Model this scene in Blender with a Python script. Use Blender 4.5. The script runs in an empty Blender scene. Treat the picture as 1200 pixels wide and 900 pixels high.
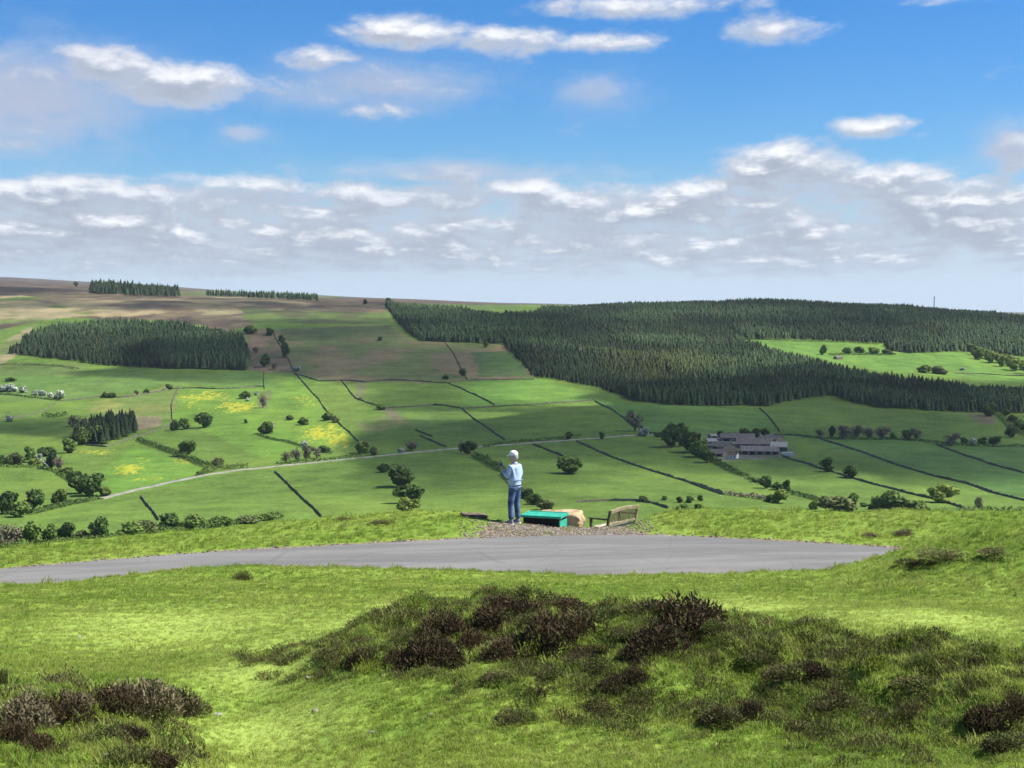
import bpy, bmesh, math, random
import numpy as np
from mathutils import Vector, Matrix, Euler
random.seed(7); RNG = np.random.default_rng(11)
SC = bpy.context.scene
COL = SC.collection
R = math.radians
# ------------------------------------------------------------------ camera
F_PX, CU, CV, V_H = 1750.0, 600.0, 450.0, 352.0     # focal length and centre at 1200 x 900; V_H = eye level row
PITCH = math.atan((CV - V_H) / F_PX)
cam = bpy.data.objects.new('camera', bpy.data.cameras.new('camera'))
COL.objects.link(cam); SC.camera = cam
cam.data.sensor_width = 36.0; cam.data.lens = 36.0 * F_PX / 1200.0
cam.data.clip_start = 0.1; cam.data.clip_end = 60000.0
cam.location = (0, 0, 0); cam.rotation_euler = (math.pi / 2 - PITCH, 0, 0)
# ------------------------------------------------------------------ render settings, exposure
SC.render.engine = 'CYCLES'
SC.view_settings.view_transform = 'Standard'; SC.view_settings.look = 'None'
SC.view_settings.exposure = 0.92; SC.view_settings.gamma = 1.0; SC.view_settings.use_curve_mapping = False
cy = SC.cycles
cy.use_denoising = True; cy.max_bounces = 6; cy.diffuse_bounces = 2; cy.glossy_bounces = 1
cy.transmission_bounces = 2; cy.transparent_max_bounces = 12; cy.volume_bounces = 0
cy.use_adaptive_sampling = True; cy.adaptive_threshold = 0.015; cy.sample_clamp_indirect = 4.0
cy.denoising_prefilter = 'FAST'
# ------------------------------------------------------------------ sun
SUN_EL = R(50.0)
SUN_DIR = Vector((math.cos(SUN_EL) * 0.998, math.cos(SUN_EL) * 0.05, math.sin(SUN_EL))).normalized()   # towards the sun
sl = bpy.data.lights.new('sun', 'SUN'); sl.energy = 5.0; sl.angle = R(0.55); sl.color = (1.0, 0.95, 0.86)
sun = bpy.data.objects.new('sun', sl); COL.objects.link(sun)
sun.rotation_euler = SUN_DIR.to_track_quat('Z', 'Y').to_euler()
# ------------------------------------------------------------------ node helpers
class NT:
    def __init__(s, nt): s.nt = nt; s.n = nt.nodes; s.l = nt.links
    def node(s, typ, inputs=None, **kw):
        x = s.n.new(typ)
        for k, v in kw.items(): setattr(x, k, v)
        for k, v in (inputs or {}).items(): s.put(x.inputs[k], v)
        return x
    def put(s, sock, v):
        if isinstance(v, bpy.types.NodeSocket): s.l.new(v, sock)
        else: sock.default_value = v
    def math(s, op, a, b=0.0, c=0.0, clamp=False):
        x = s.node('ShaderNodeMath', operation=op, use_clamp=clamp)
        s.put(x.inputs[0], a); s.put(x.inputs[1], b); s.put(x.inputs[2], c)
        return x.outputs[0]
    def vmath(s, op, a, b=(0, 0, 0), out=0):
        x = s.node('ShaderNodeVectorMath', operation=op); s.put(x.inputs[0], a)
        if op == 'SCALE': s.put(x.inputs['Scale'], b)
        else: s.put(x.inputs[1], b)
        return x.outputs[out]
    def comb(s, x, y, z): return s.node('ShaderNodeCombineXYZ', {0: x, 1: y, 2: z}).outputs[0]
    def sep(s, v):
        x = s.node('ShaderNodeSeparateXYZ', {0: v}); return x.outputs
    def noise(s, vec, scale, detail=4.0, rough=0.55, dist=0.0, dims='3D', out=0):
        x = s.node('ShaderNodeTexNoise', {'Scale': scale, 'Detail': detail, 'Roughness': rough, 'Distortion': dist}, noise_dimensions=dims)
        s.put(x.inputs['Vector'], vec); return x.outputs[out]
    def voro(s, vec, scale, out=0, feature='F1'):
        x = s.node('ShaderNodeTexVoronoi', {'Scale': scale}, feature=feature); s.put(x.inputs['Vector'], vec); return x.outputs[out]
    def mapr(s, v, a, b, c=0.0, d=1.0, smooth=True):
        x = s.node('ShaderNodeMapRange', interpolation_type='SMOOTHSTEP' if smooth else 'LINEAR', clamp=True)
        for i, q in enumerate((v, a, b, c, d)): s.put(x.inputs[i], q)
        return x.outputs[0]
    def mix(s, f, a, b, blend='MIX'):
        x = s.node('ShaderNodeMix', data_type='RGBA', blend_type=blend); s.put(x.inputs[0], f)
        s.put(x.inputs[6], a if isinstance(a, bpy.types.NodeSocket) else rgba(a)); s.put(x.inputs[7], b if isinstance(b, bpy.types.NodeSocket) else rgba(b))
        return x.outputs[2]
    def ramp(s, f, stops):
        x = s.node('ShaderNodeValToRGB'); s.put(x.inputs[0], f); e = x.color_ramp.elements
        while len(e) < len(stops): e.new(0.5)
        for i, (p, c) in enumerate(stops): e[i].position = p; e[i].color = rgba(c)
        return x.outputs[0]
    def attr(s, name, out='Color'): return s.node('ShaderNodeAttribute', attribute_name=name).outputs[out]
def rgba(c): return tuple(c) if len(c) == 4 else (c[0], c[1], c[2], 1.0)
def px_dir(u, v):
    """world direction through photo pixel (u, v)"""
    x = (u - CU) / F_PX; t = (CV - v) / F_PX
    return Vector((x, math.cos(PITCH) + t * math.sin(PITCH), t * math.cos(PITCH) - math.sin(PITCH)))
def azel(u, v):
    d = px_dir(u, v).normalized(); return math.atan2(d.x, d.y), math.asin(d.z)
# ------------------------------------------------------------------ world: Nishita sky with far cumulus
world = bpy.data.worlds.new('World'); SC.world = world; world.use_nodes = True
w = NT(world.node_tree); w.n.clear()
sky = w.node('ShaderNodeTexSky', sky_type='NISHITA', sun_disc=False, sun_elevation=SUN_EL, sun_rotation=math.atan2(SUN_DIR.x, SUN_DIR.y),
             altitude=300.0, air_density=1.0, dust_density=0.3, ozone_density=2.5)
def density_group():
    g = bpy.data.node_groups.new('cloud_density', 'ShaderNodeTree')
    g.interface.new_socket('Az', in_out='INPUT', socket_type='NodeSocketFloat')
    g.interface.new_socket('El', in_out='INPUT', socket_type='NodeSocketFloat')
    g.interface.new_socket('D', in_out='OUTPUT', socket_type='NodeSocketFloat')
    q = NT(g); gi = q.node('NodeGroupInput'); go = q.node('NodeGroupOutput')
    az, el = gi.outputs[0], gi.outputs[1]
    inv = q.math('DIVIDE', 1.0, q.math('ADD', el, 0.045))
    plane = q.comb(q.math('MULTIPLY', az, q.math('MULTIPLY', inv, 2.2)), q.math('MULTIPLY', inv, 0.9), 0.0)
    flat = q.comb(q.math('MULTIPLY', az, 20.0), q.math('MULTIPLY', el, 42.0), 3.7)
    n1 = q.noise(plane, 1.0, 7.0, 0.58, 0.25)
    n2 = q.noise(flat, 0.95, 9.0, 0.60, 0.55)
    n3 = q.noise(flat, 0.5, 2.0, 0.5, 0.0); n4 = q.noise(flat, 3.2, 6.0, 0.65, 0.4); n5 = q.voro(q.vmath('ADD', flat, q.vmath('SCALE', q.noise(flat, 2.0, 4.0, .6, 0, '3D', 1), .8)), 2.4)
    # explicit cumulus, each a soft ellipse at its own bearing and height in the sky
    m = None
    for (u, v, ru, rv, s) in CLOUDS:
        a, e = azel(u, v); a2, e2 = azel(u + ru, v); a3, e3 = azel(u, v - rv)
        dx = q.math('DIVIDE', q.math('SUBTRACT', az, a), a2 - a)
        dy = q.math('DIVIDE', q.math('SUBTRACT', el, e), e3 - e)
        d2 = q.math('ADD', q.math('MULTIPLY', dx, dx), q.math('MULTIPLY', dy, dy))
        k = q.math('MULTIPLY', q.math('EXPONENT', q.math('MULTIPLY', q.math('POWER', d2, 1.3), -0.62)), s * 1.18)
        m = k if m is None else q.math('MAXIMUM', m, k)
    ezen = azel(600, 345)[1]
    band = q.math('MULTIPLY', q.mapr(el, azel(600, 350)[1], azel(600, 305)[1]), q.mapr(el, azel(600, 185)[1], azel(600, 235)[1]))
    high = q.math('MULTIPLY', q.mapr(el, 0.24, 0.4), 0.42)                       # scattered clouds over the rest of the sky
    n = q.math('ADD', q.math('MULTIPLY', n1, 0.42), q.math('MULTIPLY', n2, 0.58))
    tot = q.math('MAXIMUM', q.math('MAXIMUM', m, q.math('MULTIPLY', band, 0.95)), high)
    d = q.math('ADD', tot, q.math('MULTIPLY', q.math('SUBTRACT', n, 0.5), 2.5))
    d = q.math('ADD', d, q.math('MULTIPLY', q.math('SUBTRACT', n3, 0.5), 0.25))
    d = q.math('ADD', d, q.math('MULTIPLY', q.math('SUBTRACT', n4, 0.5), 0.60)); d = q.math('SUBTRACT', d, q.math('MULTIPLY', q.math('SUBTRACT', n5, 0.3), 0.22))
    q.l.new(d, go.inputs[0]); return g
CLOUDS = [  # photo position, half width, half height, strength
    (125, 78, 62, 26, 1.0), (215, 98, 85, 28, 1.0), (300, 100, 80, 18, .6), (40, 92, 90, 30, .7), (60, 128, 110, 26, .6), (10, 160, 60, 22, .55),
    (360, 68, 60, 20, .6), (440, 92, 100, 20, .58), (530, 108, 40, 11, .55), (440, 130, 50, 12, .6), (370, 112, 80, 18, .5),
    (480, 40, 85, 18, .85), (600, 46, 75, 17, .85), (690, 50, 70, 13, .7), (740, 8, 130, 14, .75), (900, 32, 60, 17, .68), (1090, 2, 70, 7, .6),
    (700, 105, 50, 18, .40), (285, 155, 22, 9, .52), (1022, 147, 44, 15, .85), (1185, 180, 36, 26, .8),
    (930, 195, 90, 24, 1.05), (1040, 210, 90, 20, 1.0), (860, 225, 110, 22, .85), (1090, 250, 120, 16, .8), (620, 225, 60, 18, .85), (740, 225, 70, 14, .75),
    (50, 215, 80, 12, .75), (130, 222, 60, 10, .7), (230, 235, 100, 16, .7), (350, 228, 60, 14, .75), (500, 205, 90, 15, .68), (475, 240, 90, 14, .7)]
dg = density_group()
tc = w.node('ShaderNodeTexCoord')
dx, dy, dz = w.sep(w.vmath('NORMALIZE', tc.outputs['Generated']))[:3]
az = w.math('ARCTAN2', dx, dy); el = w.math('ARCSINE', dz)
def dens(a, e):
    x = w.n.new('ShaderNodeGroup'); x.node_tree = dg; w.put(x.inputs[0], a); w.put(x.inputs[1], e); return x.outputs[0]
d0 = dens(az, el)
d1 = dens(w.math('ADD', az, 0.0035), w.math('ADD', el, 0.0075))
alpha = w.mapr(d0, 0.18, 0.86)
alpha = w.math('MULTIPLY', alpha, w.mapr(el, 0.004, 0.03, 0.35, 0.93))
lit = w.mapr(w.math('SUBTRACT', d0, d1), -0.02, 0.60)
thick = w.mapr(d0, 0.5, 1.3)
base = w.mix(thick, (4.9, 5.4, 6.3), (3.5, 3.8, 4.5))
ccol = w.mix(w.math('MULTIPLY', lit, w.mapr(d0, .50, 1.15, .25, 1.0)), base, (9.6, 9.6, 9.7))
# the clear sky between them, a clean polarised blue in the photo
hsv = w.node('ShaderNodeHueSaturation', {'Hue': 0.5, 'Saturation': 1.42, 'Value': 1.0}); w.l.new(sky.outputs[0], hsv.inputs['Color'])
skyc = w.mix(1.0, hsv.outputs[0], (0.62, 0.87, 1.14), 'MULTIPLY')
veil = w.mapr(el, 0.0, 0.075, 0.85, 0.0); skyc = w.mix(veil, skyc, (5.6, 6.7, 8.2))
gm = None
for (u_, v_, ru, rv, s_) in [(25, 118, 150, 70, 1.15), (450, 100, 120, 30, .9), (370, 112, 80, 20, .7), (560, 200, 170, 15, .9), (280, 156, 40, 14, .9), (700, 106, 60, 24, .8), (300, 232, 400, 10, .5), (820, 262, 260, 10, .5), (1185, 170, 60, 34, .7)]:
    a_, e_ = azel(u_, v_); a2_ = azel(u_ + ru, v_)[0]; e2_ = azel(u_, v_ - rv)[1]
    qx = w.math('DIVIDE', w.math('SUBTRACT', az, a_), a2_ - a_); qy = w.math('DIVIDE', w.math('SUBTRACT', el, e_), e2_ - e_)
    k_ = w.math('MULTIPLY', w.math('EXPONENT', w.math('MULTIPLY', w.math('ADD', w.math('MULTIPLY', qx, qx), w.math('MULTIPLY', qy, qy)), -1.0)), s_)
    gm = k_ if gm is None else w.math('MAXIMUM', gm, k_)
veil2 = w.math('MULTIPLY', gm, w.mapr(d0, -.35, .5)); alpha = w.math('MAXIMUM', alpha, w.math('MULTIPLY', veil2, .8))
ccol = w.mix(w.math('MULTIPLY', gm, .75), ccol, (4.1, 4.5, 5.7))
mixc = w.mix(alpha, skyc, ccol)
bg = w.node('ShaderNodeBackground', {'Strength': 0.063}); w.l.new(mixc, bg.inputs[0])
wo = w.node('ShaderNodeOutputWorld'); w.l.new(bg.outputs[0], wo.inputs[0])
world.cycles.sampling_method = 'MANUAL'; world.cycles.sample_map_resolution = 512

# ------------------------------------------------------------------ object helpers
def tag(o, label=None, cat=None, group=None, kind=None):
    if label: o['label'] = label
    if cat: o['category'] = cat
    if group: o['group'] = group
    if kind: o['kind'] = kind
    return o
def link(name, me, mats=(), parent=None):
    o = bpy.data.objects.new(name, me); COL.objects.link(o)
    for m in (mats if isinstance(mats, (list, tuple)) else [mats]):
        if me is not None and m.name not in [q.name for q in me.materials if q]: me.materials.append(m)
    if parent: o.parent = parent
    return o
def empty(name, loc, rz=0.0):
    o = bpy.data.objects.new(name, None); COL.objects.link(o); o.location = loc; o.rotation_euler = (0, 0, rz)
    o.empty_display_size = 0.2; return o
def np_mesh(name, V, F, smooth=False):
    """V (n,3), F (m,k) arrays"""
    V = np.asarray(V, np.float32); F = np.asarray(F, np.int32); k = F.shape[1]
    me = bpy.data.meshes.new(name)
    me.vertices.add(len(V)); me.vertices.foreach_set('co', V.ravel())
    me.loops.add(F.size); me.loops.foreach_set('vertex_index', F.ravel())
    me.polygons.add(len(F)); me.polygons.foreach_set('loop_start', np.arange(0, F.size, k, dtype=np.int32))
    if smooth: me.polygons.foreach_set('use_smooth', np.ones(len(F), bool))
    me.update(calc_edges=True); return me
def set_col(me, name, C):
    a = me.attributes.new(name, 'FLOAT_COLOR', 'POINT'); C = np.asarray(C, np.float32)
    if C.shape[1] == 3: C = np.hstack([C, np.ones((len(C), 1), np.float32)])
    a.data.foreach_set('color', C.ravel())
def bm_mesh(name, bm, smooth=False):
    bmesh.ops.recalc_face_normals(bm, faces=bm.faces)
    me = bpy.data.meshes.new(name); bm.to_mesh(me); bm.free()
    if smooth:
        for p in me.polygons: p.use_smooth = True
    return me
def bm_box(bm, c, s, rot=None, bevel=0.0):
    r = bmesh.ops.create_cube(bm, size=1.0)
    M = Matrix.Translation(c) @ (rot.to_4x4() if rot else Matrix.Identity(4)) @ Matrix.Diagonal((s[0], s[1], s[2], 1))
    bmesh.ops.transform(bm, matrix=M, verts=r['verts'])
    if bevel:
        ed = list({e for v in r['verts'] for e in v.link_edges})
        bmesh.ops.bevel(bm, geom=ed, offset=bevel, segments=2, affect='EDGES')
    return bm
def mat(name, col, rough=0.9, var=0.0, scale=8.0, bump=0.0, spec=0.2, col2=None, objspace=True, transl=0.0):
    m = bpy.data.materials.new(name); m.use_nodes = True; q = NT(m.node_tree)
    b = q.n['Principled BSDF']; b.inputs['Roughness'].default_value = rough; b.inputs['Specular IOR Level'].default_value = spec
    t = q.node('ShaderNodeTexCoord').outputs['Object'] if objspace else q.node('ShaderNodeNewGeometry').outputs['Position']
    n = q.noise(t, scale, 5.0, 0.6)
    c2 = col2 or tuple(max(0, c * (1 - var)) for c in col)
    c = q.mix(q.mapr(n, 0.32, 0.68), c2, col); q.l.new(c, b.inputs['Base Color'])
    if bump:
        bp = q.node('ShaderNodeBump', {'Strength': 0.8, 'Distance': bump}); q.l.new(n, bp.inputs['Height']); q.l.new(bp.outputs[0], b.inputs['Normal'])
    if transl:
        tr = q.node('ShaderNodeBsdfTranslucent'); q.l.new(c, tr.inputs[0]); mx = q.node('ShaderNodeMixShader', {0: transl})
        q.l.new(b.outputs[0], mx.inputs[1]); q.l.new(tr.outputs[0], mx.inputs[2]); q.l.new(mx.outputs[0], q.n['Material Output'].inputs[0])
    return m
# ------------------------------------------------------------------ noise on arrays
_P = RNG.permutation(256); _P = np.concatenate([_P, _P])
_G = np.stack([np.cos(np.linspace(0, 2 * np.pi, 16, endpoint=False)), np.sin(np.linspace(0, 2 * np.pi, 16, endpoint=False))], 1)
def perlin(x, y):
    xi = np.floor(x).astype(int); yi = np.floor(y).astype(int); xf = x - xi; yf = y - yi; xi &= 255; yi &= 255
    def g(ix, iy, fx, fy):
        h = _P[(_P[ix & 255] + iy) & 255] & 15; return _G[h, 0] * fx + _G[h, 1] * fy
    u = xf * xf * xf * (xf * (xf * 6 - 15) + 10); v = yf * yf * yf * (yf * (yf * 6 - 15) + 10)
    a = g(xi, yi, xf, yf); b = g(xi + 1, yi, xf - 1, yf); c = g(xi, yi + 1, xf, yf - 1); d = g(xi + 1, yi + 1, xf - 1, yf - 1)
    return (a + (b - a) * u) * (1 - v) + (c + (d - c) * u) * v
def fbm(x, y, o=4):
    s = 0; a = 1.0
    for i in range(o): s = s + a * perlin(x * 2 ** i + 17.3 * i, y * 2 ** i + 9.1 * i); a *= 0.5
    return s
def sstep(t): t = np.clip(t, 0, 1); return t * t * (3 - 2 * t)
# ------------------------------------------------------------------ terrain height
def tan_dn(v):
    """downward slope of the sight line through photo row v (centre column)"""
    t = (np.asarray(v, float) - CV) / F_PX; k = math.tan(PITCH); return (k + t) / (1 - k * t)
def u_of(X, Y): return CU + F_PX * X / (Y * math.cos(PITCH))          # good enough for authoring
FY = [40, 45, 60, 100, 200, 400, 600, 750, 950, 1200, 1500, 1750, 2000, 2300, 2700, 3000, 3500, 5000, 9000, 16000]
ZHID = [-6.2, -9.0, -17.0, -30.0, -54.0, -89.0]
VT = {  # photo row of the ground at each distance from 600 m on
    -300: [660, 612, 572, 527, 477, 440, 402, 368, 345, 338, 330, 322, 318, 316],
    0:    [657, 611, 571, 526, 476, 440, 404, 374, 352, 345, 338, 331, 328, 327],
    130:  [656, 609, 569, 524, 475, 440, 405, 376, 354, 347, 341, 336, 334, 333],
    300:  [655, 607, 566, 521, 473, 440, 408, 380, 360, 353, 348, 345, 344, 343],
    460:  [655, 605, 562, 517, 471, 439, 409, 383, 365, 359, 354, 351, 350, 350],
    600:  [655, 605, 560, 514, 469, 440, 412, 388, 370, 364, 360, 357, 356, 355],
    750:  [655, 605, 560, 514, 471, 446, 418, 392, 370, 362, 362, 361, 359, 358],
    900:  [655, 605, 562, 518, 476, 449, 423, 397, 368, 358, 360, 364, 362, 361],
    1050: [655, 606, 564, 521, 482, 458, 434, 408, 376, 365, 368, 370, 366, 364],
    1200: [655, 608, 566, 525, 488, 466, 445, 420, 390, 377, 373, 372, 368, 366],
    1500: [660, 612, 570, 530, 494, 474, 455, 430, 400, 385, 380, 376, 372, 370]}
UK = np.array(sorted(VT)); LY = np.log(np.array(FY, float))
ZT = np.array([ZHID + [float(-y * tan_dn(v)) for y, v in zip(FY[6:], VT[u])] for u in UK])
def cubic1(xs, T, x):
    """Catmull-Rom rows of T at positions x along xs -> weights (idx, w)"""
    i = np.clip(np.searchsorted(xs, x) - 1, 0, len(xs) - 2); t = np.clip((x - xs[i]) / (xs[i + 1] - xs[i]), 0, 1); return i, t
def far_z(X, Y):
    u = np.clip(u_of(X, np.maximum(Y, 1)), UK[0], UK[-1]); ly = np.log(np.clip(Y, FY[0], FY[-1]))
    i, t = cubic1(UK, None, u); t = t * t * (3 - 2 * t) * .5 + t * .5
    j = np.clip(np.searchsorted(LY, ly) - 1, 0, len(LY) - 2); h = LY[j + 1] - LY[j]; s = (ly - LY[j]) / h
    Zr = ZT[i] * (1 - t)[..., None] + ZT[i + 1] * t[..., None] if False else None
    def row(jj): jj = np.clip(jj, 0, len(LY) - 1); return ZT[i, jj] * (1 - t) + ZT[i + 1, jj] * t
    p0, p1, p2, p3 = row(j - 1), row(j), row(j + 1), row(j + 2)
    h0 = LY[j] - LY[np.maximum(j - 1, 0)] + (j == 0) * h; h2 = LY[np.minimum(j + 2, len(LY) - 1)] - LY[j + 1] + (j == len(LY) - 2) * h
    d1 = (p1 - p0) / h0; d2 = (p2 - p1) / h; d3 = (p3 - p2) / h2
    m1 = np.where(d1 * d2 > 0, 2 * d1 * d2 / (d1 + d2 + 1e-12), 0); m2 = np.where(d2 * d3 > 0, 2 * d2 * d3 / (d2 + d3 + 1e-12), 0)
    s2, s3 = s * s, s * s * s
    return (2 * s3 - 3 * s2 + 1) * p1 + (s3 - 2 * s2 + s) * h * m1 + (-2 * s3 + 3 * s2) * p2 + (s3 - s2) * h * m2
# near ground: hilltop, road, bank
_RX = [-60, -40, -25, -16, -10.6, -6.5, -.5, 2.7, 5.85, 8.4, 10.5, 13, 17, 24, 40, 60]
_RY = [6, 16, 24, 28.6, 31, 32.5, 33.5, 33.5, 32, 30.5, 29, 26.8, 23, 16, 4, -10]
_rx = np.linspace(-60, 60, 1201); _ry = np.interp(_rx, _RX, _RY)
_k = np.exp(-.5 * (np.arange(-25, 26) / 9.0) ** 2); _k /= _k.sum(); _ry = np.convolve(np.pad(_ry, 25, 'edge'), _k, 'valid')
def road_far(X): return np.interp(X, _rx, _ry)
def road_z(X): return -5.32 + 0.0255 * X - 0.0 * X
RW = 5.35
LIPU = [-100, 0, 40, 70, 100, 190, 280, 400, 520, 640, 720, 850, 970, 1000, 1080, 1200, 1300]
LIPV = [684, 683, 686, 687, 680, 668, 662, 664, 668, 673, 675, 672, 669, 661, 645, 643, 643]
CRU = [-200, 0, 130, 250, 330, 400, 480, 540, 556, 575, 600, 645, 685, 735, 758, 785, 805, 900, 1000, 1060, 1200, 1400]
CRV = [655, 642, 630, 620, 612, 606, 600, 600, 603, 608, 613.5, 617, 619, 618, 609, 600.5, 597.5, 598, 601, 598.5, 600, 602]
BY = [-60, -10, 2, 4, 6, 8, 10, 13, 16, 20, 24, 27, 40]
BZ = [1.5, -1.2, -1.55, -1.7, -1.95, -2.22, -2.52, -2.97, -3.42, -3.98, -4.58, -4.93, -6.5]
_by = np.linspace(-60, 40, 2001); _bz = np.interp(_by, BY, BZ)
_k2 = np.exp(-.5 * (np.arange(-60, 61) / 22.0) ** 2); _k2 /= _k2.sum(); _bz = np.convolve(np.pad(_bz, 60, 'reflect', reflect_type='odd'), _k2, 'valid')
BUMPS = [  # x, y, rx, ry, height
    (0.55, 13.2, 1.3, 1.3, .20), (-.75, 12.6, .8, 1.0, .17), (1.6, 12.4, 1.0, 1.3, .12), (1.9, 10.2, .9, .8, .15), (.6, 10.6, .8, .9, .14), (2.9, 8.9, .6, .9, .22),
    (-2.15, 7.5, .75, 1.0, .14), (-2.9, 7.0, .9, 1.0, .10), (-1.45, 6.6, .5, .8, .10),
    (8.7, 24.5, 1.7, 2.4, .32), (5.6, 22.5, 1.5, 2.0, .03), (9.5, 22, 2.5, 3, .4), (4.2, 15, 1.5, 2, .12),
    (-3.1, 13.0, 1.4, 2.6, -.14), (-1.75, 9.6, .6, 2.4, -.20), (-1.0, 7.2, .6, 1.4, -.16)]
RIDGE = [(-1.45, 11.9, .6), (-.75, 11.8, 1.0), (.1, 11.6, 1.3), (1.0, 11.1, 1.4), (1.9, 10.3, 1.3), (2.6, 9.6, .95), (3.4, 9.1, .85), (4.4, 8.9, .85)]
def ridge(X, Y):
    m = np.zeros(np.shape(X)) * 1.0
    for (a, b, w_) in RIDGE:
        dy = np.where(Y < b, (Y - b) / (1.75 * w_), (Y - b) / (1.35 * w_)); m = np.maximum(m, np.minimum(w_, 1) * np.exp(-(((X - a) / .85) ** 2 + dy ** 2) ** 1.25))
    for (a, b, rx, ry) in ((-2.2, 7.6, .75, .9), (-2.9, 7.2, .8, .9), (-1.75, 6.7, .4, .6)): m = np.maximum(m, .45 * np.exp(-(((X - a) / rx) ** 2 + ((Y - b) / ry) ** 2) ** 1.3))
    return m
def near_z(X, Y, detail=True):
    z = np.interp(Y, _by, _bz)
    far = road_far(X); near = far - RW
    Yl = near - 0.55
    ul = u_of(X, Yl); zl = -Yl * tan_dn(np.interp(ul, LIPU, LIPV)); zb = np.interp(Yl, _by, _bz)
    w_ = np.exp(-((np.minimum(Y, Yl) - Yl) / 2.6) ** 2)
    z = z + (zl - zb) * w_ * (np.abs(X) < 16) * 1.0
    for (bx, by_, rx, ry, h) in BUMPS: z = z + h * np.exp(-((X - bx) / rx) ** 2 - ((Y - by_) / ry) ** 2)
    R = ridge(X, Y); z = z + R * .12 - .25 * np.exp(-((Y - 7.8) / 1.6) ** 2) * sstep((X + 2.6) / 1.5)
    if detail:
        bil = lambda a, b: np.sqrt(perlin(a, b) ** 2 + .004)
        z = z + np.clip(R, 0, 1) * (.40 * bil(X * 1.25 + 5, Y * .9 + 2) + .16 * bil(X * 2.9 + 1, Y * 2.0 + 8) + .05 * perlin(X * 6, Y * 5) - .07)
        rough = np.zeros_like(z) + .35
        for (bx, by_, rx, ry, h) in BUMPS[:12]: rough = rough + 1.2 * np.exp(-((X - bx) / rx / 1.25) ** 2 - ((Y - by_) / ry / 1.25) ** 2)
        rough = np.minimum(rough, 1.3)
        z = z + .045 * fbm(X * .7, Y * .5, 3) + rough * (.05 * fbm(X * 1.7 + 3, Y * 1.3, 3) + .085 * np.maximum(0, fbm(X * 2.9 + 9, Y * 2.1 + 4, 3)) - .03)
    zr = road_z(X)
    edge_n = .22 * fbm(X * .8 + 40, X * 0 + 3.3, 3) if detail else 0
    t = sstep((Y - (near - .45 + edge_n)) / .5); z = z * (1 - t) + (zr - .03) * t
    # far bank
    Yc = far + np.interp(X, [-40, -5, -1.2, 0, 3.0, 4.0, 40], [3.0, 3.2, 3.4, 2.6, 2.5, 3.6, 3.6])
    zc = -Yc * tan_dn(np.interp(u_of(X, Yc), CRU, CRV)); d = Y - Yc
    fall = .62 * (np.sqrt(np.maximum(d, 0) ** 2 + .25) - .5)
    s = np.clip((Y - far - .1) / (Yc - far), 0, 1); ramp = np.where(d < 0, zr - .02 + (zc - zr) * (s * s * (3 - 2 * s) * .6 + .4 * np.sqrt(s + 1e-9)), zc - fall)
    if detail: ramp = ramp + sstep((Y - far - .2) / 1.0) * (.05 * fbm(X * 1.1, Y * .9 + 7, 3) + .04 * np.maximum(0, fbm(X * 2.7, Y * 2.2 + 5, 3))) * np.where((X > -1.0) & (X < 3.2), .3, 1)
    t2 = (Y > far + .1)
    z = np.where(t2, ramp, z)
    return z
def H(X, Y, detail=True):
    X = np.asarray(X, float); Y = np.asarray(Y, float); X, Y = np.broadcast_arrays(X, Y)
    zn = near_z(X, np.minimum(Y, 75.0), detail); zf = far_z(X, Y)
    if detail:
        a = np.clip((Y - 300) / 900, 0, 1); zf = zf + a * (2.2 * fbm(X * .006, Y * .006, 3) + .5 * fbm(X * .03, Y * .03, 3)) * np.clip(2 - Y / 3000, .2, 1)
    t = sstep((Y - 44) / 26.0)
    return zn * (1 - t) + zf * t
def Hs(x, y): return float(H(np.array([x]), np.array([y]))[0])
def project(P):
    """world -> photo pixel"""
    P = np.asarray(P, float); x, y, z = P[..., 0], P[..., 1], P[..., 2]
    c, s = math.cos(PITCH), math.sin(PITCH); dep = y * c - z * s; up = y * s + z * c
    return CU + F_PX * x / dep, CV - F_PX * up / dep
_TS = np.concatenate([np.linspace(3, 40, 500), np.geomspace(40.5, 15000, 1600)])
def ground(u, v, ymin=0.0, ymax=1e9):
    """where the sight line through photo pixel (u, v) meets the ground"""
    d = px_dir(u, v); t = _TS / d.y; t = t[(_TS >= ymin) & (_TS <= ymax)]
    X = d.x * t; Y = d.y * t; Z = d.z * t; h = H(X, Y); below = np.nonzero(Z <= h)[0]
    if len(below) == 0: k = int(np.argmin(Z - h)); return Vector((X[k], Y[k], h[k]))
    k = below[0]
    if k == 0: return Vector((X[0], Y[0], h[0]))
    a = (Z[k - 1] - h[k - 1]) / ((Z[k - 1] - h[k - 1]) - (Z[k] - h[k]) + 1e-9)
    x = X[k - 1] + (X[k] - X[k - 1]) * a; y = Y[k - 1] + (Y[k] - Y[k - 1]) * a; return Vector((x, y, Hs(x, y)))
def valley(u, v): return ground(u, v, ymin=420)
def in_poly(u, v, poly):
    u = np.asarray(u); v = np.asarray(v); c = np.zeros(u.shape, bool); n = len(poly)
    for i in range(n):
        x1, y1 = poly[i]; x2, y2 = poly[i - 1]
        c ^= ((y1 > v) != (y2 > v)) & (u < (x2 - x1) * (v - y1) / (y2 - y1 + 1e-9) + x1)
    return c
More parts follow.
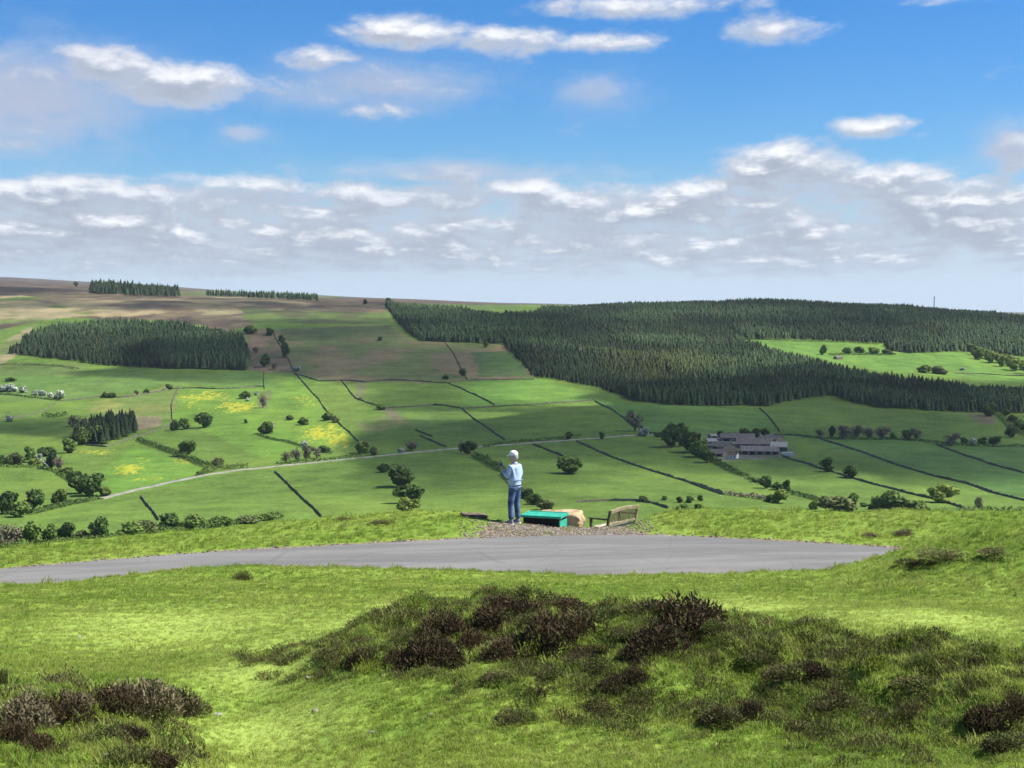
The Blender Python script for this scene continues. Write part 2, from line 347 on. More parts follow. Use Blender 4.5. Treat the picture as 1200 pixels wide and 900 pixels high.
# ================================================================== the ground: one sheet to the horizon
PATH = [(-1.15, 6.2, .5), (-1.3, 7.6, .5), (-1.55, 9.2, .55), (-1.9, 11.2, .6), (-2.0, 13.2, .7), (-1.6, 15.5, .8), (-.9, 18, .9), (-3.6, 15.5, 1.4), (2.6, 17.5, 1.2), (4.0, 14.5, 1.0)]
def build_ground():
    ys = np.concatenate([np.linspace(-14, 3.6, 40, endpoint=False), np.linspace(3.6, 40, 470, endpoint=False),
                         np.geomspace(40, 420, 70, endpoint=False), np.geomspace(420, 3600, 360, endpoint=False), np.geomspace(3600, 16000, 60)])
    s = np.linspace(-.78, .78, 620); s = np.concatenate([[-2.5, -1.9, -1.4, -1.1, -.93], s, [.93, 1.1, 1.4, 1.9, 2.5]])
    Yg, Sg = np.meshgrid(ys, s, indexing='ij'); Xg = Sg * (Yg + 20.0)
    Z = H(Xg, Yg); n, m = Yg.shape
    V = np.stack([Xg, Yg, Z], -1).reshape(-1, 3)
    idx = np.arange(n * m).reshape(n, m)
    F = np.stack([idx[:-1, :-1], idx[:-1, 1:], idx[1:, 1:], idx[1:, :-1]], -1).reshape(-1, 4)
    me = np_mesh('ground', V, F, True)
    # ---- what grows where (true surface colours)
    X, Y = V[:, 0], V[:, 1]; u, v = project(V)
    far = Y > 300
    wu = u + 5 * fbm(X * .01, Y * .01, 3) * far; wv = v + 2.0 * fbm(X * .012 + 5, Y * .012, 3) * far
    C = np.zeros((len(V), 3)); C[:] = (.5, .5, .5)
    lf = fbm(X * .0022, Y * .002, 3)[:, None]; C = np.where(far[:, None], np.array([.098, .165, .029]) * (1 + .16 * lf), C)
    def paint(poly, col, k=1.0, soft=0, col2=None, sc=.02, behind=True):
        nonlocal C
        msk = in_poly(wu, wv, poly) & far
        c = np.array(col)[None] * np.ones((len(V), 1))
        if col2 is not None:
            t = sstep(fbm(X * sc, Y * sc * .6 + 31, 5)[:, None] * 2.4 + .5); c = c * (1 - t) + np.array(col2) * t
        C = np.where(msk[:, None], C * (1 - k) + c * k, C)
    brown, olive, tan_, moor, moor2 = (.175, .145, .078), (.115, .145, .048), (.25, .22, .12), (.068, .052, .040), (.11, .088, .058)
    # individual field tones
    paint([(150, 455), (330, 453), (343, 436), (420, 517), (330, 545), (205, 492)], (.115, .215, .03), .8)
    paint([(75, 583), (160, 522), (235, 548), (250, 560), (120, 582)], (.10, .21, .03), .7)
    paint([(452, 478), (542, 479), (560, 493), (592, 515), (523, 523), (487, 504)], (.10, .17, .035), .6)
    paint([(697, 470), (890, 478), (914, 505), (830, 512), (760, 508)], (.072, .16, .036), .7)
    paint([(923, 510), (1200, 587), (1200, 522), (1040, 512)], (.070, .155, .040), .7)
    paint([(545, 447), (640, 444), (700, 468), (542, 479)], (.09, .19, .032), .7)
    paint([(0, 442), (300, 436), (330, 455), (200, 450), (70, 470), (0, 470)], (.105, .185, .045), .7, col2=(.075, .15, .035), sc=.006)
    # bracken and rough pasture below the moor
    paint([(296, 386), (325, 386), (455, 380), (485, 399), (590, 403), (628, 441), (590, 445), (493, 449), (400, 447), (345, 438), (296, 434)], brown, .95, col2=olive, sc=.011)
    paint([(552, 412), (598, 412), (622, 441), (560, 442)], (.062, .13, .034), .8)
    paint([(322, 386), (455, 381), (470, 396), (340, 400)], (.085, .12, .04), .8)
    paint([(286, 390), (320, 390), (345, 436), (292, 434)], (.17, .12, .08), .9, col2=(.10, .10, .05), sc=.03)
    paint([(0, 404), (40, 380), (35, 408), (8, 424), (0, 428)], tan_, .9, col2=olive, sc=.02)
    paint([(-400, 426), (95, 426), (95, 440), (-400, 442)], (.12, .15, .05), .6, col2=(.08, .12, .04), sc=.02)
    # moor
    paint([(-400, 300), (1600, 300), (1600, 372), (1180, 368), (700, 358), (452, 356), (456, 378), (300, 379), (262, 392), (236, 381), (190, 376), (60, 372), (-20, 392), (-400, 392)], moor, 1.0, col2=moor2, sc=.009)
    paint([(-400, 338), (300, 345), (452, 357), (456, 378), (300, 379), (262, 392), (236, 381), (190, 376), (60, 372), (-20, 392), (-400, 392)], (.15, .13, .07), .55 , col2=moor, sc=.014)
    paint([(-400, 346), (30, 347), (122, 358), (125, 369), (60, 374), (0, 380), (-400, 390)], (.10, .15, .035), .9, col2=tan_, sc=.008)
    paint([(40, 352), (120, 350), (300, 348), (380, 356), (300, 366), (240, 372), (180, 368), (120, 372)], moor2, .8, col2=tan_, sc=.01)
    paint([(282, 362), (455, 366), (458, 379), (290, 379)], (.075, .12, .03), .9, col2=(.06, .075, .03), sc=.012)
    paint([(205, 341), (360, 341), (455, 346), (360, 350), (205, 346)], (.10, .13, .05), .8)
    paint([(545, 357), (610, 357), (606, 364), (550, 364)], (.09, .14, .035), 1.0)
    # fields between the plantations
    paint([(862, 394), (930, 395), (1035, 401), (1070, 413), (1135, 414), (1260, 428), (1260, 450), (1135, 443), (1040, 436), (975, 423), (900, 408)], (.105, .20, .035), 1.0)
    paint([(105, 472), (200, 452), (212, 456), (202, 490), (160, 486), (105, 484)], (.19, .20, .06), .8, col2=(.12, .17, .045), sc=.02)
    paint([(158, 488), (192, 488), (186, 500), (158, 506)], (.17, .14, .09), .9)
    paint([(305, 458), (318, 458), (316, 480), (303, 478)], (.12, .13, .06), .7)
    paint([(1134, 485), (1168, 484), (1166, 497), (1150, 498)], (.13, .11, .07), .85)
    paint([(418, 446), (430, 448), (426, 468), (416, 466)], (.13, .12, .08), .6)
    paint([(415, 494), (455, 488), (500, 492), (508, 502), (470, 500), (430, 508)], (.15, .14, .07), .6, col2=(.09, .14, .04), sc=.03)
    paint([(446, 480), (456, 478), (476, 492), (462, 494)], (.14, .12, .08), .8)
    # farm yard
    paint([(826, 508), (905, 508), (935, 534), (905, 538), (845, 540)], (.16, .15, .13), .9, col2=(.09, .11, .06), sc=.05)
    C = np.where(far[:, None], C * np.array([.93, .93, .93]), C)
    pth = np.zeros(len(V))
    for (px_, py_, pr) in PATH: pth = np.maximum(pth, np.exp(-((X - px_) / pr) ** 2 - ((Y - py_) / (pr * 1.6)) ** 2))
    C = np.where(far[:, None], C, np.stack([pth, pth, pth], -1)); set_col(me, 'turf', C)
    # buttercups
    B = np.zeros(len(V))
    for (cu, cv, ru, rv, k) in [(240, 465, 45, 9, .8), (275, 478, 35, 8, .9), (225, 475, 20, 8, .7), (375, 508, 32, 12, 1.0), (392, 516, 18, 8, 1), (360, 470, 20, 10, .7), (385, 500, 20, 10, .8), (350, 465, 20, 6, .6),
                             (110, 530, 35, 4, .9), (152, 550, 24, 8, 1.0), (170, 540, 20, 6, .5), (180, 560, 25, 6, .5), (215, 540, 14, 5, .7), (404, 515, 8, 14, 1), (400, 530, 10, 5, .5)]:
        B = np.maximum(B, k * np.exp(-((u - cu) / ru) ** 2 - ((v - cv) / rv) ** 2)) * far
    G = np.zeros((len(V), 3)); G[:, 0] = B
    near = Y < 45; rf = road_far(X)
    gr = near * sstep((1.35 - np.abs((X - 1.1 + .35 * fbm(X * 1.3, Y * 1.3, 3)) / (1.95 + .25 * (rf + 1.5 - Y))) ** 2.0) / 1.1) * sstep((Y - rf + .5) / .2)
    gr = np.maximum(gr, near * sstep((.30 - np.abs(Y - rf - .05)) / .35) * .9)
    gr = np.maximum(gr, near * sstep((.5 - np.abs(Y - (rf - RW))) / .3) * .8)
    G[:, 1] = gr
    rg = np.zeros(len(V))
    for (bx, by_, rx, ry, h) in BUMPS[:12]:
        if h > 0: rg = np.maximum(rg, np.exp(-((X - bx) / rx / 1.2) ** 2 - ((Y - by_) / ry / 1.2) ** 2))
    rg = np.maximum(rg * .4, ridge(X, Y)); rg = np.maximum(rg, .35 * near * sstep((Y - rf - .4) / .8)); G[:, 2] = np.where(near, rg, 0)
    set_col(me, 'cover', G)
    m = bpy.data.materials.new('turf_and_moor'); m.use_nodes = True; q = NT(m.node_tree)
    b = q.n['Principled BSDF']; b.inputs['Roughness'].default_value = .95; b.inputs['Specular IOR Level'].default_value = .1
    P = q.node('ShaderNodeNewGeometry').outputs['Position']; cov = q.sep(q.attr('cover')); turf = q.attr('turf')
    y = q.sep(P)[1]; farf = q.mapr(y, 60, 300)
    # far: mottled pasture, faint streaks where it is grazed and mown
    nf = q.noise(P, .035, 8, .7); nf2 = q.noise(P, .25, 5, .7)
    nf3 = q.noise(q.vmath('MULTIPLY', P, (1, .5, 1)), .009, 6, .65)
    fv = q.math('ADD', q.math('ADD', q.mapr(nf, .25, .75, .62, 1.38, False), q.mapr(nf2, .3, .7, -.2, .2, False)), q.mapr(nf3, .3, .7, -.22, .22, False))
    cf = q.vmath('SCALE', turf, fv)
    cf = q.mix(q.math('MULTIPLY', q.mapr(nf3, .45, .65), .30), cf, q.mix(1.0, cf, (1.35, 1.02, .9), 'MULTIPLY'))
    stretch = q.vmath('MULTIPLY', P, (1, .35, 1))
    bn = q.math('ADD', q.math('MULTIPLY', q.noise(stretch, .06, 6, .7), .55), q.math('MULTIPLY', q.noise(stretch, .28, 4, .75), .85))
    bm_ = q.mapr(q.math('ADD', cov[0], q.math('MULTIPLY', q.math('SUBTRACT', bn, .7), 3.4)), .62, .95)
    cf = q.mix(q.math('MULTIPLY', bm_, .75), cf, (.40, .38, .03))
    tus = q.mapr(q.noise(P, .4, 5, .8), .56, .70); cf = q.mix(q.math('MULTIPLY', tus, .42), cf, (.04, .075, .02))
    # near: short turf, moss, dry stalks
    n1 = q.noise(P, .45, 5, .6); n2 = q.noise(P, 6.0, 6, .7); n3 = q.noise(P, 60.0, 3, .6)
    g1 = q.mix(q.mapr(n1, .35, .65), (.165, .265, .03), (.235, .32, .052))
    g1 = q.mix(q.mapr(n2, .40, .66), g1, (.11, .19, .025)); g1 = q.mix(q.mapr(n3, .5, .75, 0, .6), g1, (.16, .15, .055))
    g1 = q.mix(q.math('MULTIPLY', q.sep(turf)[0], .75), g1, (.30, .40, .085))
    rough = q.mix(q.mapr(n2, .3, .6), (.10, .085, .04), (.05, .085, .018)); g1 = q.mix(q.math('MULTIPLY', cov[2], .35), g1, rough)
    grav = q.ramp(q.sep(q.voro(P, 26.0, 1))[0], [(0, (.10, .075, .05)), (.4, (.19, .145, .10)), (.75, (.26, .205, .145)), (1, (.34, .30, .24))])
    gm = q.mapr(q.math('ADD', cov[1], q.math('MULTIPLY', q.math('SUBTRACT', q.noise(P, 2.2, 6, .7), .5), 1.3)), .38, .6)
    g1 = q.mix(gm, g1, grav)
    q.l.new(q.mix(farf, g1, cf), b.inputs['Base Color'])
    hb = q.math('ADD', q.math('MULTIPLY', n2, .6), q.math('MULTIPLY', n3, .25))
    bp = q.node('ShaderNodeBump', {'Strength': .9, 'Distance': .05, 'Height': hb}); bp2 = q.node('ShaderNodeBump', {'Strength': .5, 'Distance': 3.0, 'Height': nf2})
    mixn = q.mix(farf, bp.outputs[0], bp2.outputs[0]); q.l.new(mixn, b.inputs['Normal'])
    o = link('ground', me, m); tag(o, kind='structure'); return o
build_ground()

# ------------------------------------------------------------------ the moorland road
def build_road():
    xs = np.linspace(-34, 20, 500); k = 15; V = []
    for j in range(k):
        t = j / (k - 1)
        w_ = .10 * fbm(xs * .9 + 100, xs * 0 + j * 0 + 2, 3) if j == 0 else (.12 * fbm(xs * 1.1 + 300, xs * 0 + 5, 3) if j == k - 1 else 0)
        y = road_far(xs) - RW * (1 - t) + w_
        z = road_z(xs) + .035 + .05 * math.sin(math.pi * t) - (.06 if j in (0, k - 1) else 0)
        V.append(np.stack([xs, y, z], -1))
    V = np.array(V); n, m_ = V.shape[:2]; idx = np.arange(n * m_).reshape(n, m_)
    F = np.stack([idx[:-1, :-1], idx[:-1, 1:], idx[1:, 1:], idx[1:, :-1]], -1).reshape(-1, 4)
    me = np_mesh('road', V.reshape(-1, 3), F, True)
    across = np.repeat(np.linspace(0, 1, n), m_); set_col(me, 'across', np.stack([across, across, across], -1))
    m = bpy.data.materials.new('worn_asphalt'); m.use_nodes = True; q = NT(m.node_tree); b = q.n['Principled BSDF']
    b.inputs['Roughness'].default_value = .85; b.inputs['Specular IOR Level'].default_value = .25
    P = q.node('ShaderNodeNewGeometry').outputs['Position']; a = q.sep(q.attr('across'))[0]
    long_ = q.vmath('MULTIPLY', P, (.25, 1.6, 1))
    n1 = q.noise(long_, 1.0, 6, .6); n2 = q.noise(P, 90, 3, .7); n3 = q.noise(P, .7, 5, .65)
    c = q.mix(q.mapr(n1, .35, .65), (.128, .124, .116), (.182, .177, .166)); c = q.mix(q.mapr(n2, .42, .7, 0, .35), c, (.25, .25, .24))
    tr = q.math('ADD', q.mapr(q.math('ABSOLUTE', q.math('SUBTRACT', a, .28)), .0, .10, 1, 0), q.mapr(q.math('ABSOLUTE', q.math('SUBTRACT', a, .70)), .0, .10, 1, 0))
    c = q.mix(q.math('MULTIPLY', tr, .35), c, (.20, .196, .186))
    edge = q.mapr(q.math('ADD', q.math('ABSOLUTE', q.math('SUBTRACT', a, .5)), q.math('MULTIPLY', q.math('SUBTRACT', n3, .5), .10)), .455, .495)
    c = q.mix(q.math('MULTIPLY', edge, .7), c, (.19, .17, .13))
    patch = q.mapr(q.noise(long_, .5, 2, .5), .60, .62); c = q.mix(q.math('MULTIPLY', patch, .45), c, (.10, .10, .10)); grit = q.mapr(q.noise(P, 14, 4, .8), .62, .72); c = q.mix(q.math('MULTIPLY', grit, q.mapr(q.math('ABSOLUTE', q.math('SUBTRACT', a, .5)), .2, .5, .15, .7)), c, (.24, .21, .17)); crk = q.mapr(q.voro(q.vmath('ADD', P, q.vmath('SCALE', q.node('ShaderNodeTexNoise', {'Scale': 1.5}).outputs[1], .5)), .55, 0, 'DISTANCE_TO_EDGE'), 0, .012, 1, 0); c = q.mix(q.math('MULTIPLY', crk, .25), c, (.07, .07, .07))
    seam = q.mapr(q.math('ABSOLUTE', q.math('SUBTRACT', q.math('ADD', a, q.math('MULTIPLY', q.math('SUBTRACT', n3, .5), .05)), .5)), .002, .008, 1, 0); c = q.mix(q.math('MULTIPLY', seam, .5), c, (.10, .10, .10))
    q.l.new(c, b.inputs['Base Color'])
    bp = q.node('ShaderNodeBump', {'Strength': .6, 'Distance': .006, 'Height': n2}); q.l.new(bp.outputs[0], b.inputs['Normal'])
    o = link('road', me, m); tag(o, kind='structure')
build_road()

# ------------------------------------------------------------------ unseen clouds overhead, added and shaped to cast the shade on the dale
ALT = 900.0
SHADE = [  # photo position on the ground, half width, half height, amount
    (800, 512, 430, 30, .9), (640, 520, 260, 34, .75), (760, 490, 200, 18, .6), (520, 480, 110, 34, .7), (1100, 500, 220, 34, .9), (1180, 545, 260, 26, .9), (1000, 545, 160, 22, .5),
    (590, 560, 150, 20, .6), (480, 585, 60, 18, .4), (680, 590, 110, 12, .4), (430, 420, 170, 30, .95), (560, 425, 90, 22, .9), (400, 385, 160, 14, .8),
    (240, 420, 110, 17, .9), (190, 437, 120, 6, .7), (250, 443, 70, 7, .7), (60, 502, 100, 12, .95), (30, 480, 40, 8, .4), (110, 500, 60, 18, .5), (40, 448, 60, 4, .35),
    (620, 385, 140, 18, .65), (700, 452, 60, 8, .5), (800, 465, 200, 14, .95), (1030, 465, 200, 18, .95), (1180, 462, 120, 20, .8), (1000, 380, 240, 10, .7), (960, 440, 100, 14, .7),
    (200, 358, 300, 8, .85), (20, 340, 120, 8, .8), (880, 360, 260, 10, .6), (1240, 360, 200, 20, .7), (330, 560, 60, 5, .3), (370, 575, 60, 8, .35)]
LITUP = [(640, 462, 70, 8, 1.0), (690, 472, 60, 4, .7), (520, 485, 80, 5, 1.0), (580, 484, 60, 3, .7), (420, 490, 40, 20, .9), (775, 432, 80, 22, .85), (860, 430, 60, 14, .3), (1020, 418, 170, 14, .9), (1180, 432, 90, 16, .8), (1120, 400, 100, 6, .3),
         (850, 585, 110, 16, .95), (760, 568, 60, 8, .7), (700, 545, 60, 6, .3), (1040, 560, 40, 8, .7), (940, 565, 60, 10, .5), (1010, 575, 60, 8, .8), (1080, 592, 60, 14, .9), (380, 505, 60, 40, .5), (40, 465, 80, 6, .6), (30, 515, 70, 8, .6),
         (350, 470, 40, 22, .8), (150, 345, 60, 12, .5), (60, 372, 90, 9, .9), (560, 395, 60, 8, .2)]
def shade_at(u, v):
    def acc(L):
        s = np.zeros_like(u)
        for (cu, cv, ru, rv, k) in L: s = 1 - (1 - s) * (1 - k * np.exp(-.9 * (((u - cu) / ru) ** 2 + ((v - cv) / rv) ** 2) ** 1.3))
        return s
    return acc(SHADE) * (1 - acc(LITUP))
def build_shade_clouds():
    st = 16.0
    gx = np.arange(-1300, 1900, st); gy = np.arange(500, 3800, st); X, Y = np.meshgrid(gx, gy, indexing='ij')
    u, v = project(np.stack([X, Y, H(X, Y, False)], -1))
    w1 = fbm(X * .006, Y * .006, 4); w2 = fbm(X * .0025 + 9, Y * .0025, 3)
    S = shade_at(u + 8 * w1, v + 3 * w2) + .20 * w1 - .33
    S = np.where((Y > 620) & (v > 330), S, -1); edge = np.minimum.reduce([X + 1300, 1880 - X, 3780 - Y, Y - 520]); S = np.where(edge < 2 * st, -1, S)
    T = np.clip(S, 0, None) * 120 + 12 * np.clip(S > 0, 0, 1) * np.abs(w1)
    on = S > 0
    Z = H(X, Y, False); t = (ALT - Z) / SUN_DIR.z
    # connected clouds -> one object each
    lab = np.zeros(on.shape, int); n = 0
    from collections import deque
    for i, j in zip(*np.nonzero(on)):
        if lab[i, j]: continue
        n += 1; dq = deque([(i, j)]); lab[i, j] = n
        while dq:
            a, b = dq.popleft()
            for c, d in ((a + 1, b), (a - 1, b), (a, b + 1), (a, b - 1)):
                if 0 <= c < on.shape[0] and 0 <= d < on.shape[1] and on[c, d] and not lab[c, d]: lab[c, d] = n; dq.append((c, d))
    m = bpy.data.materials.new('cloud_vapour'); m.use_nodes = True; q = NT(m.node_tree); q.n.remove(q.n['Principled BSDF'])
    vol = q.node('ShaderNodeVolumePrincipled', {'Color': (1, 1, 1, 1), 'Density': .0145, 'Anisotropy': .3}); q.l.new(vol.outputs[0], q.n['Material Output'].inputs['Volume'])
    labels = {}
    k_ = 0
    for c in range(1, n + 1):
        M = lab == c
        if M.sum() < 12: continue
        # dilate by one cell so the rim closes to a zero-thickness edge
        D = M.copy(); D[1:] |= M[:-1]; D[:-1] |= M[1:]; D[:, 1:] |= D[:, :-1].copy() | False; D[:, :-1] |= D[:, 1:].copy()
        Th = np.where(M, T, 0)
        top = np.full(D.shape, -1); bot = np.full(D.shape, -1); V = []
        for i, j in zip(*np.nonzero(D)):
            z0 = ALT; x = X[i, j] + SUN_DIR.x * t[i, j]; y = Y[i, j] + SUN_DIR.y * t[i, j]
            top[i, j] = len(V); V.append((x, y, z0 + Th[i, j]))
            if Th[i, j] > 0: bot[i, j] = len(V); V.append((x, y, z0 - .12 * Th[i, j]))
            else: bot[i, j] = top[i, j]
        F = []
        for i, j in zip(*np.nonzero(D[:-1, :-1] & D[1:, :-1] & D[1:, 1:] & D[:-1, 1:])):
            if max(Th[i, j], Th[i + 1, j], Th[i + 1, j + 1], Th[i, j + 1]) <= 0: continue
            a, b, d, e = (i, j), (i + 1, j), (i + 1, j + 1), (i, j + 1)
            for tri in ((a, b, d), (a, d, e)):
                if max(Th[p] for p in tri) <= 0: continue
                F.append([top[p] for p in tri]); F.append([bot[p] for p in reversed(tri)])
        me = np_mesh('cloud', V, np.array(F), True)
        o = link('cloud', me, m); k_ += 1
        tag(o, ['white cumulus cloud over the dale, shading the fields round the farm', 'white cumulus cloud over the dale, shading the moor edge', 'white cumulus cloud over the dale, shading the left pastures', 'small white cumulus cloud drifting over the dale'][min(k_ - 1, 3)], 'cloud', 'cumulus clouds above the dale')
    print('clouds', k_)
build_shade_clouds()
# ------------------------------------------------------------------ far air
def build_haze():
    x0, x1, y0, y1, z0, z1 = -41000, 41000, -80, 16600, -140, 420
    bm = bmesh.new(); bm_box(bm, ((x0 + x1) / 2, (y0 + y1) / 2, (z0 + z1) / 2), (x1 - x0, y1 - y0, z1 - z0))
    me = bm_mesh('haze', bm); m = bpy.data.materials.new('air'); m.use_nodes = True; q = NT(m.node_tree); q.n.remove(q.n['Principled BSDF'])
    vol = q.node('ShaderNodeVolumePrincipled', {'Color': (.72, .86, 1, 1), 'Density': HAZE, 'Anisotropy': .2}); q.l.new(vol.outputs[0], q.n['Material Output'].inputs['Volume'])
    m.cycles.homogeneous_volume = True if hasattr(m.cycles, 'homogeneous_volume') else None
    tag(link('haze', me, m), kind='stuff')
HAZE = 2.3e-5
build_haze()
# ================================================================== vegetation and walls of the dale
def tube(pts, rad, k=7, cap=True):
    """tapered tube through pts -> V, F(quads)"""
    pts = [Vector(p) for p in pts]; V = []; F = []
    for i, p in enumerate(pts):
        d = (pts[min(i + 1, len(pts) - 1)] - pts[max(i - 1, 0)]).normalized()
        a = d.orthogonal().normalized(); b = d.cross(a)
        if i and a.dot(pa) < 0: a = -a; b = -b
        if i:
            a = (pa - d * pa.dot(d)).normalized(); b = d.cross(a)
        pa = a
        for j in range(k):
            t = 2 * math.pi * j / k; V.append(p + (a * math.cos(t) + b * math.sin(t)) * rad[i])
    for i in range(len(pts) - 1):
        for j in range(k): F.append((i * k + j, i * k + (j + 1) % k, (i + 1) * k + (j + 1) % k, (i + 1) * k + j))
    return [tuple(v) for v in V], F
def join(parts):
    V, F = [], []
    for v, f in parts:
        o = len(V); V += list(v); F += [tuple(i + o for i in q) for q in f]
    return V, F
def cards(P, N, size, rng, asp=1.0):
    """one bent-free quad per point, facing roughly N -> V, F"""
    n = len(P); N = N + rng.normal(0, .55, (n, 3)); N /= np.linalg.norm(N, axis=1)[:, None] + 1e-9
    A = np.cross(N, rng.normal(0, 1, (n, 3))); A /= np.linalg.norm(A, axis=1)[:, None] + 1e-9; B = np.cross(N, A)
    s = (size * rng.uniform(.6, 1.3, n))[:, None]
    V = np.stack([P - A * s - B * s * asp, P + A * s * .8 - B * s * asp * .9, P + A * s + B * s * asp, P - A * s * .9 + B * s * asp * .8], 1).reshape(-1, 3)
    return V, np.arange(4 * n).reshape(n, 4)
def leaf_mat(name, c1, c2, transl=.25, world_scale=.25):
    m = bpy.data.materials.new(name); m.use_nodes = True; q = NT(m.node_tree); b = q.n['Principled BSDF']
    b.inputs['Roughness'].default_value = .75; b.inputs['Specular IOR Level'].default_value = .15
    P = q.node('ShaderNodeNewGeometry').outputs['Position']; oi = q.node('ShaderNodeObjectInfo').outputs['Random']
    c = q.mix(q.mapr(q.noise(P, world_scale, 4, .6), .35, .65), c1, c2)
    c = q.vmath('SCALE', c, q.mapr(oi, 0, 1, .78, 1.22, False))
    q.l.new(c, b.inputs['Base Color']); tr = q.node('ShaderNodeBsdfTranslucent'); q.l.new(c, tr.inputs[0])
    mx = q.node('ShaderNodeMixShader', {0: transl}); q.l.new(b.outputs[0], mx.inputs[1]); q.l.new(tr.outputs[0], mx.inputs[2]); q.l.new(mx.outputs[0], q.n['Material Output'].inputs[0])
    return m
LEAF = dict(dark=leaf_mat('dark_leaves', (.050, .092, .024), (.095, .155, .036)), mid=leaf_mat('green_leaves', (.085, .14, .03), (.145, .21, .045)),
            bright=leaf_mat('young_leaves', (.14, .20, .035), (.22, .28, .055)), olive=leaf_mat('olive_leaves', (.10, .125, .045), (.16, .18, .06)),  # bright leaf colour carries the sunshine on the sunlit trees; pale scrub shares it
            bare=leaf_mat('brown_twigs', (.13, .105, .08), (.19, .16, .12), .05), white=leaf_mat('hawthorn_blossom', (.55, .57, .50), (.75, .77, .72), .2),
            conif=leaf_mat('dark_needles', (.025, .050, .022), (.042, .075, .028), .1))
BARK = mat('bark', (.085, .07, .055), var=.4, scale=3)
def crown_mesh(var, kind):
    rng = np.random.default_rng(100 + var)
    nl = 12 + var % 3 * 4; skew = rng.uniform(-.16, .16, 2); P = []; N = []
    for i in range(nl):
        a = rng.uniform(0, 2 * math.pi); h = (-.95 + 1.8 * (i + .5) / nl); rr = math.sqrt(max(.03, 1 - h * h)) * rng.uniform(.30, .70) * (1.0 if h > -.4 else .75)
        c = np.array([math.cos(a) * rr * .5 + skew[0] * h, math.sin(a) * rr * .5 + skew[1] * h, .50 + h * .33]); r = rng.uniform(.15, .24) * (1.0 if h > -.5 else .75)
        k = 95 if kind != 'bare' else 45
        d = rng.normal(0, 1, (k, 3)); d /= np.linalg.norm(d, axis=1)[:, None]
        P.append(c + d * r * rng.uniform(.65, 1.05 + .25 * rng.random(), (k, 1)) * np.array([1, 1, .85])); N.append(d)
    P = np.vstack(P); N = np.vstack(N); ok = P[:, 2] > .055; P = P[ok]; N = N[ok]
    V, F = cards(P, N, .052 if kind != 'bare' else .030, rng)
    me = np_mesh('crown', V, F)
    if kind == 'blossom':
        me.materials.append(LEAF['mid']); me.materials.append(LEAF['white'])
        idx = (rng.random(len(F)) < .62) & (P[:, 2] > .25); me.polygons.foreach_set('material_index', idx.astype(np.int32))
    else: me.materials.append(LEAF[kind])
    return me
def trunk_mesh(var, kind):
    rng = random.Random(var); parts = [tube([(0, 0, -.04), (.005, 0, .12), (.01, .01, .30), (0, .02, .55)], [.045, .032, .024, .010], 7)]
    n = 5 if kind != 'bare' else 16
    for i in range(n):
        a = i * 2.4 + rng.random(); z = .2 + .3 * rng.random(); l = .3 + .12 * rng.random()
        e = (math.cos(a) * l * .9, math.sin(a) * l * .9, z + l * rng.uniform(.7, 1.4))
        parts.append(tube([(0, 0, z), (e[0] * .45, e[1] * .45, z + (e[2] - z) * .62), e], [.018, .011, .004], 5))
    V, F = join(parts); me = np_mesh('trunk', V, F, True); me.materials.append(BARK); return me
_TM = {}; _NV = 8
def tree(u, v, w, h, kind, label, cat='tree', name=None, group=None, ymin=420, near=False):
    p = ground(u, v, ymin=ymin); sc = p.y / F_PX; W = w * sc * (1.12 if v < 600 else 1.3); Ht = h * sc * 1.12
    var = int(u * 7 + v * 3) % 8; bush = cat in ('bush', 'shrub')
    k = (var, kind)
    if k not in _TM: _TM[k] = (crown_mesh(var, kind), trunk_mesh(var, kind))
    name = name or {'blossom': 'hawthorn_bush', 'bare': 'bare_tree', 'conif': 'conifer_tree'}.get(kind, 'bush' if bush else 'broadleaf_tree')
    t = empty(name, (p.x, p.y, p.z - (.18 if bush else .02) * Ht), (u * 37 + v) % 6.28)
    tag(t, label, cat, group)
    s = (W, W, Ht * (1.15 if bush else 1.0))
    for me, nm in ((_TM[k][0], 'crown'), (_TM[k][1], 'trunk')):
        if nm == 'trunk' and bush and w < 10: continue
        o = bpy.data.objects.new(nm, me); COL.objects.link(o); o.parent = t; o.scale = s
    return t
G_OPEN = 'single trees standing out in the pastures'; G_BUSH = 'bushes and thorns dotted about the dale'; G_ROW = 'trees in the rows along the hedges'; G_THORN = 'hawthorns in white blossom'; G_BARE = 'trees not yet in leaf'
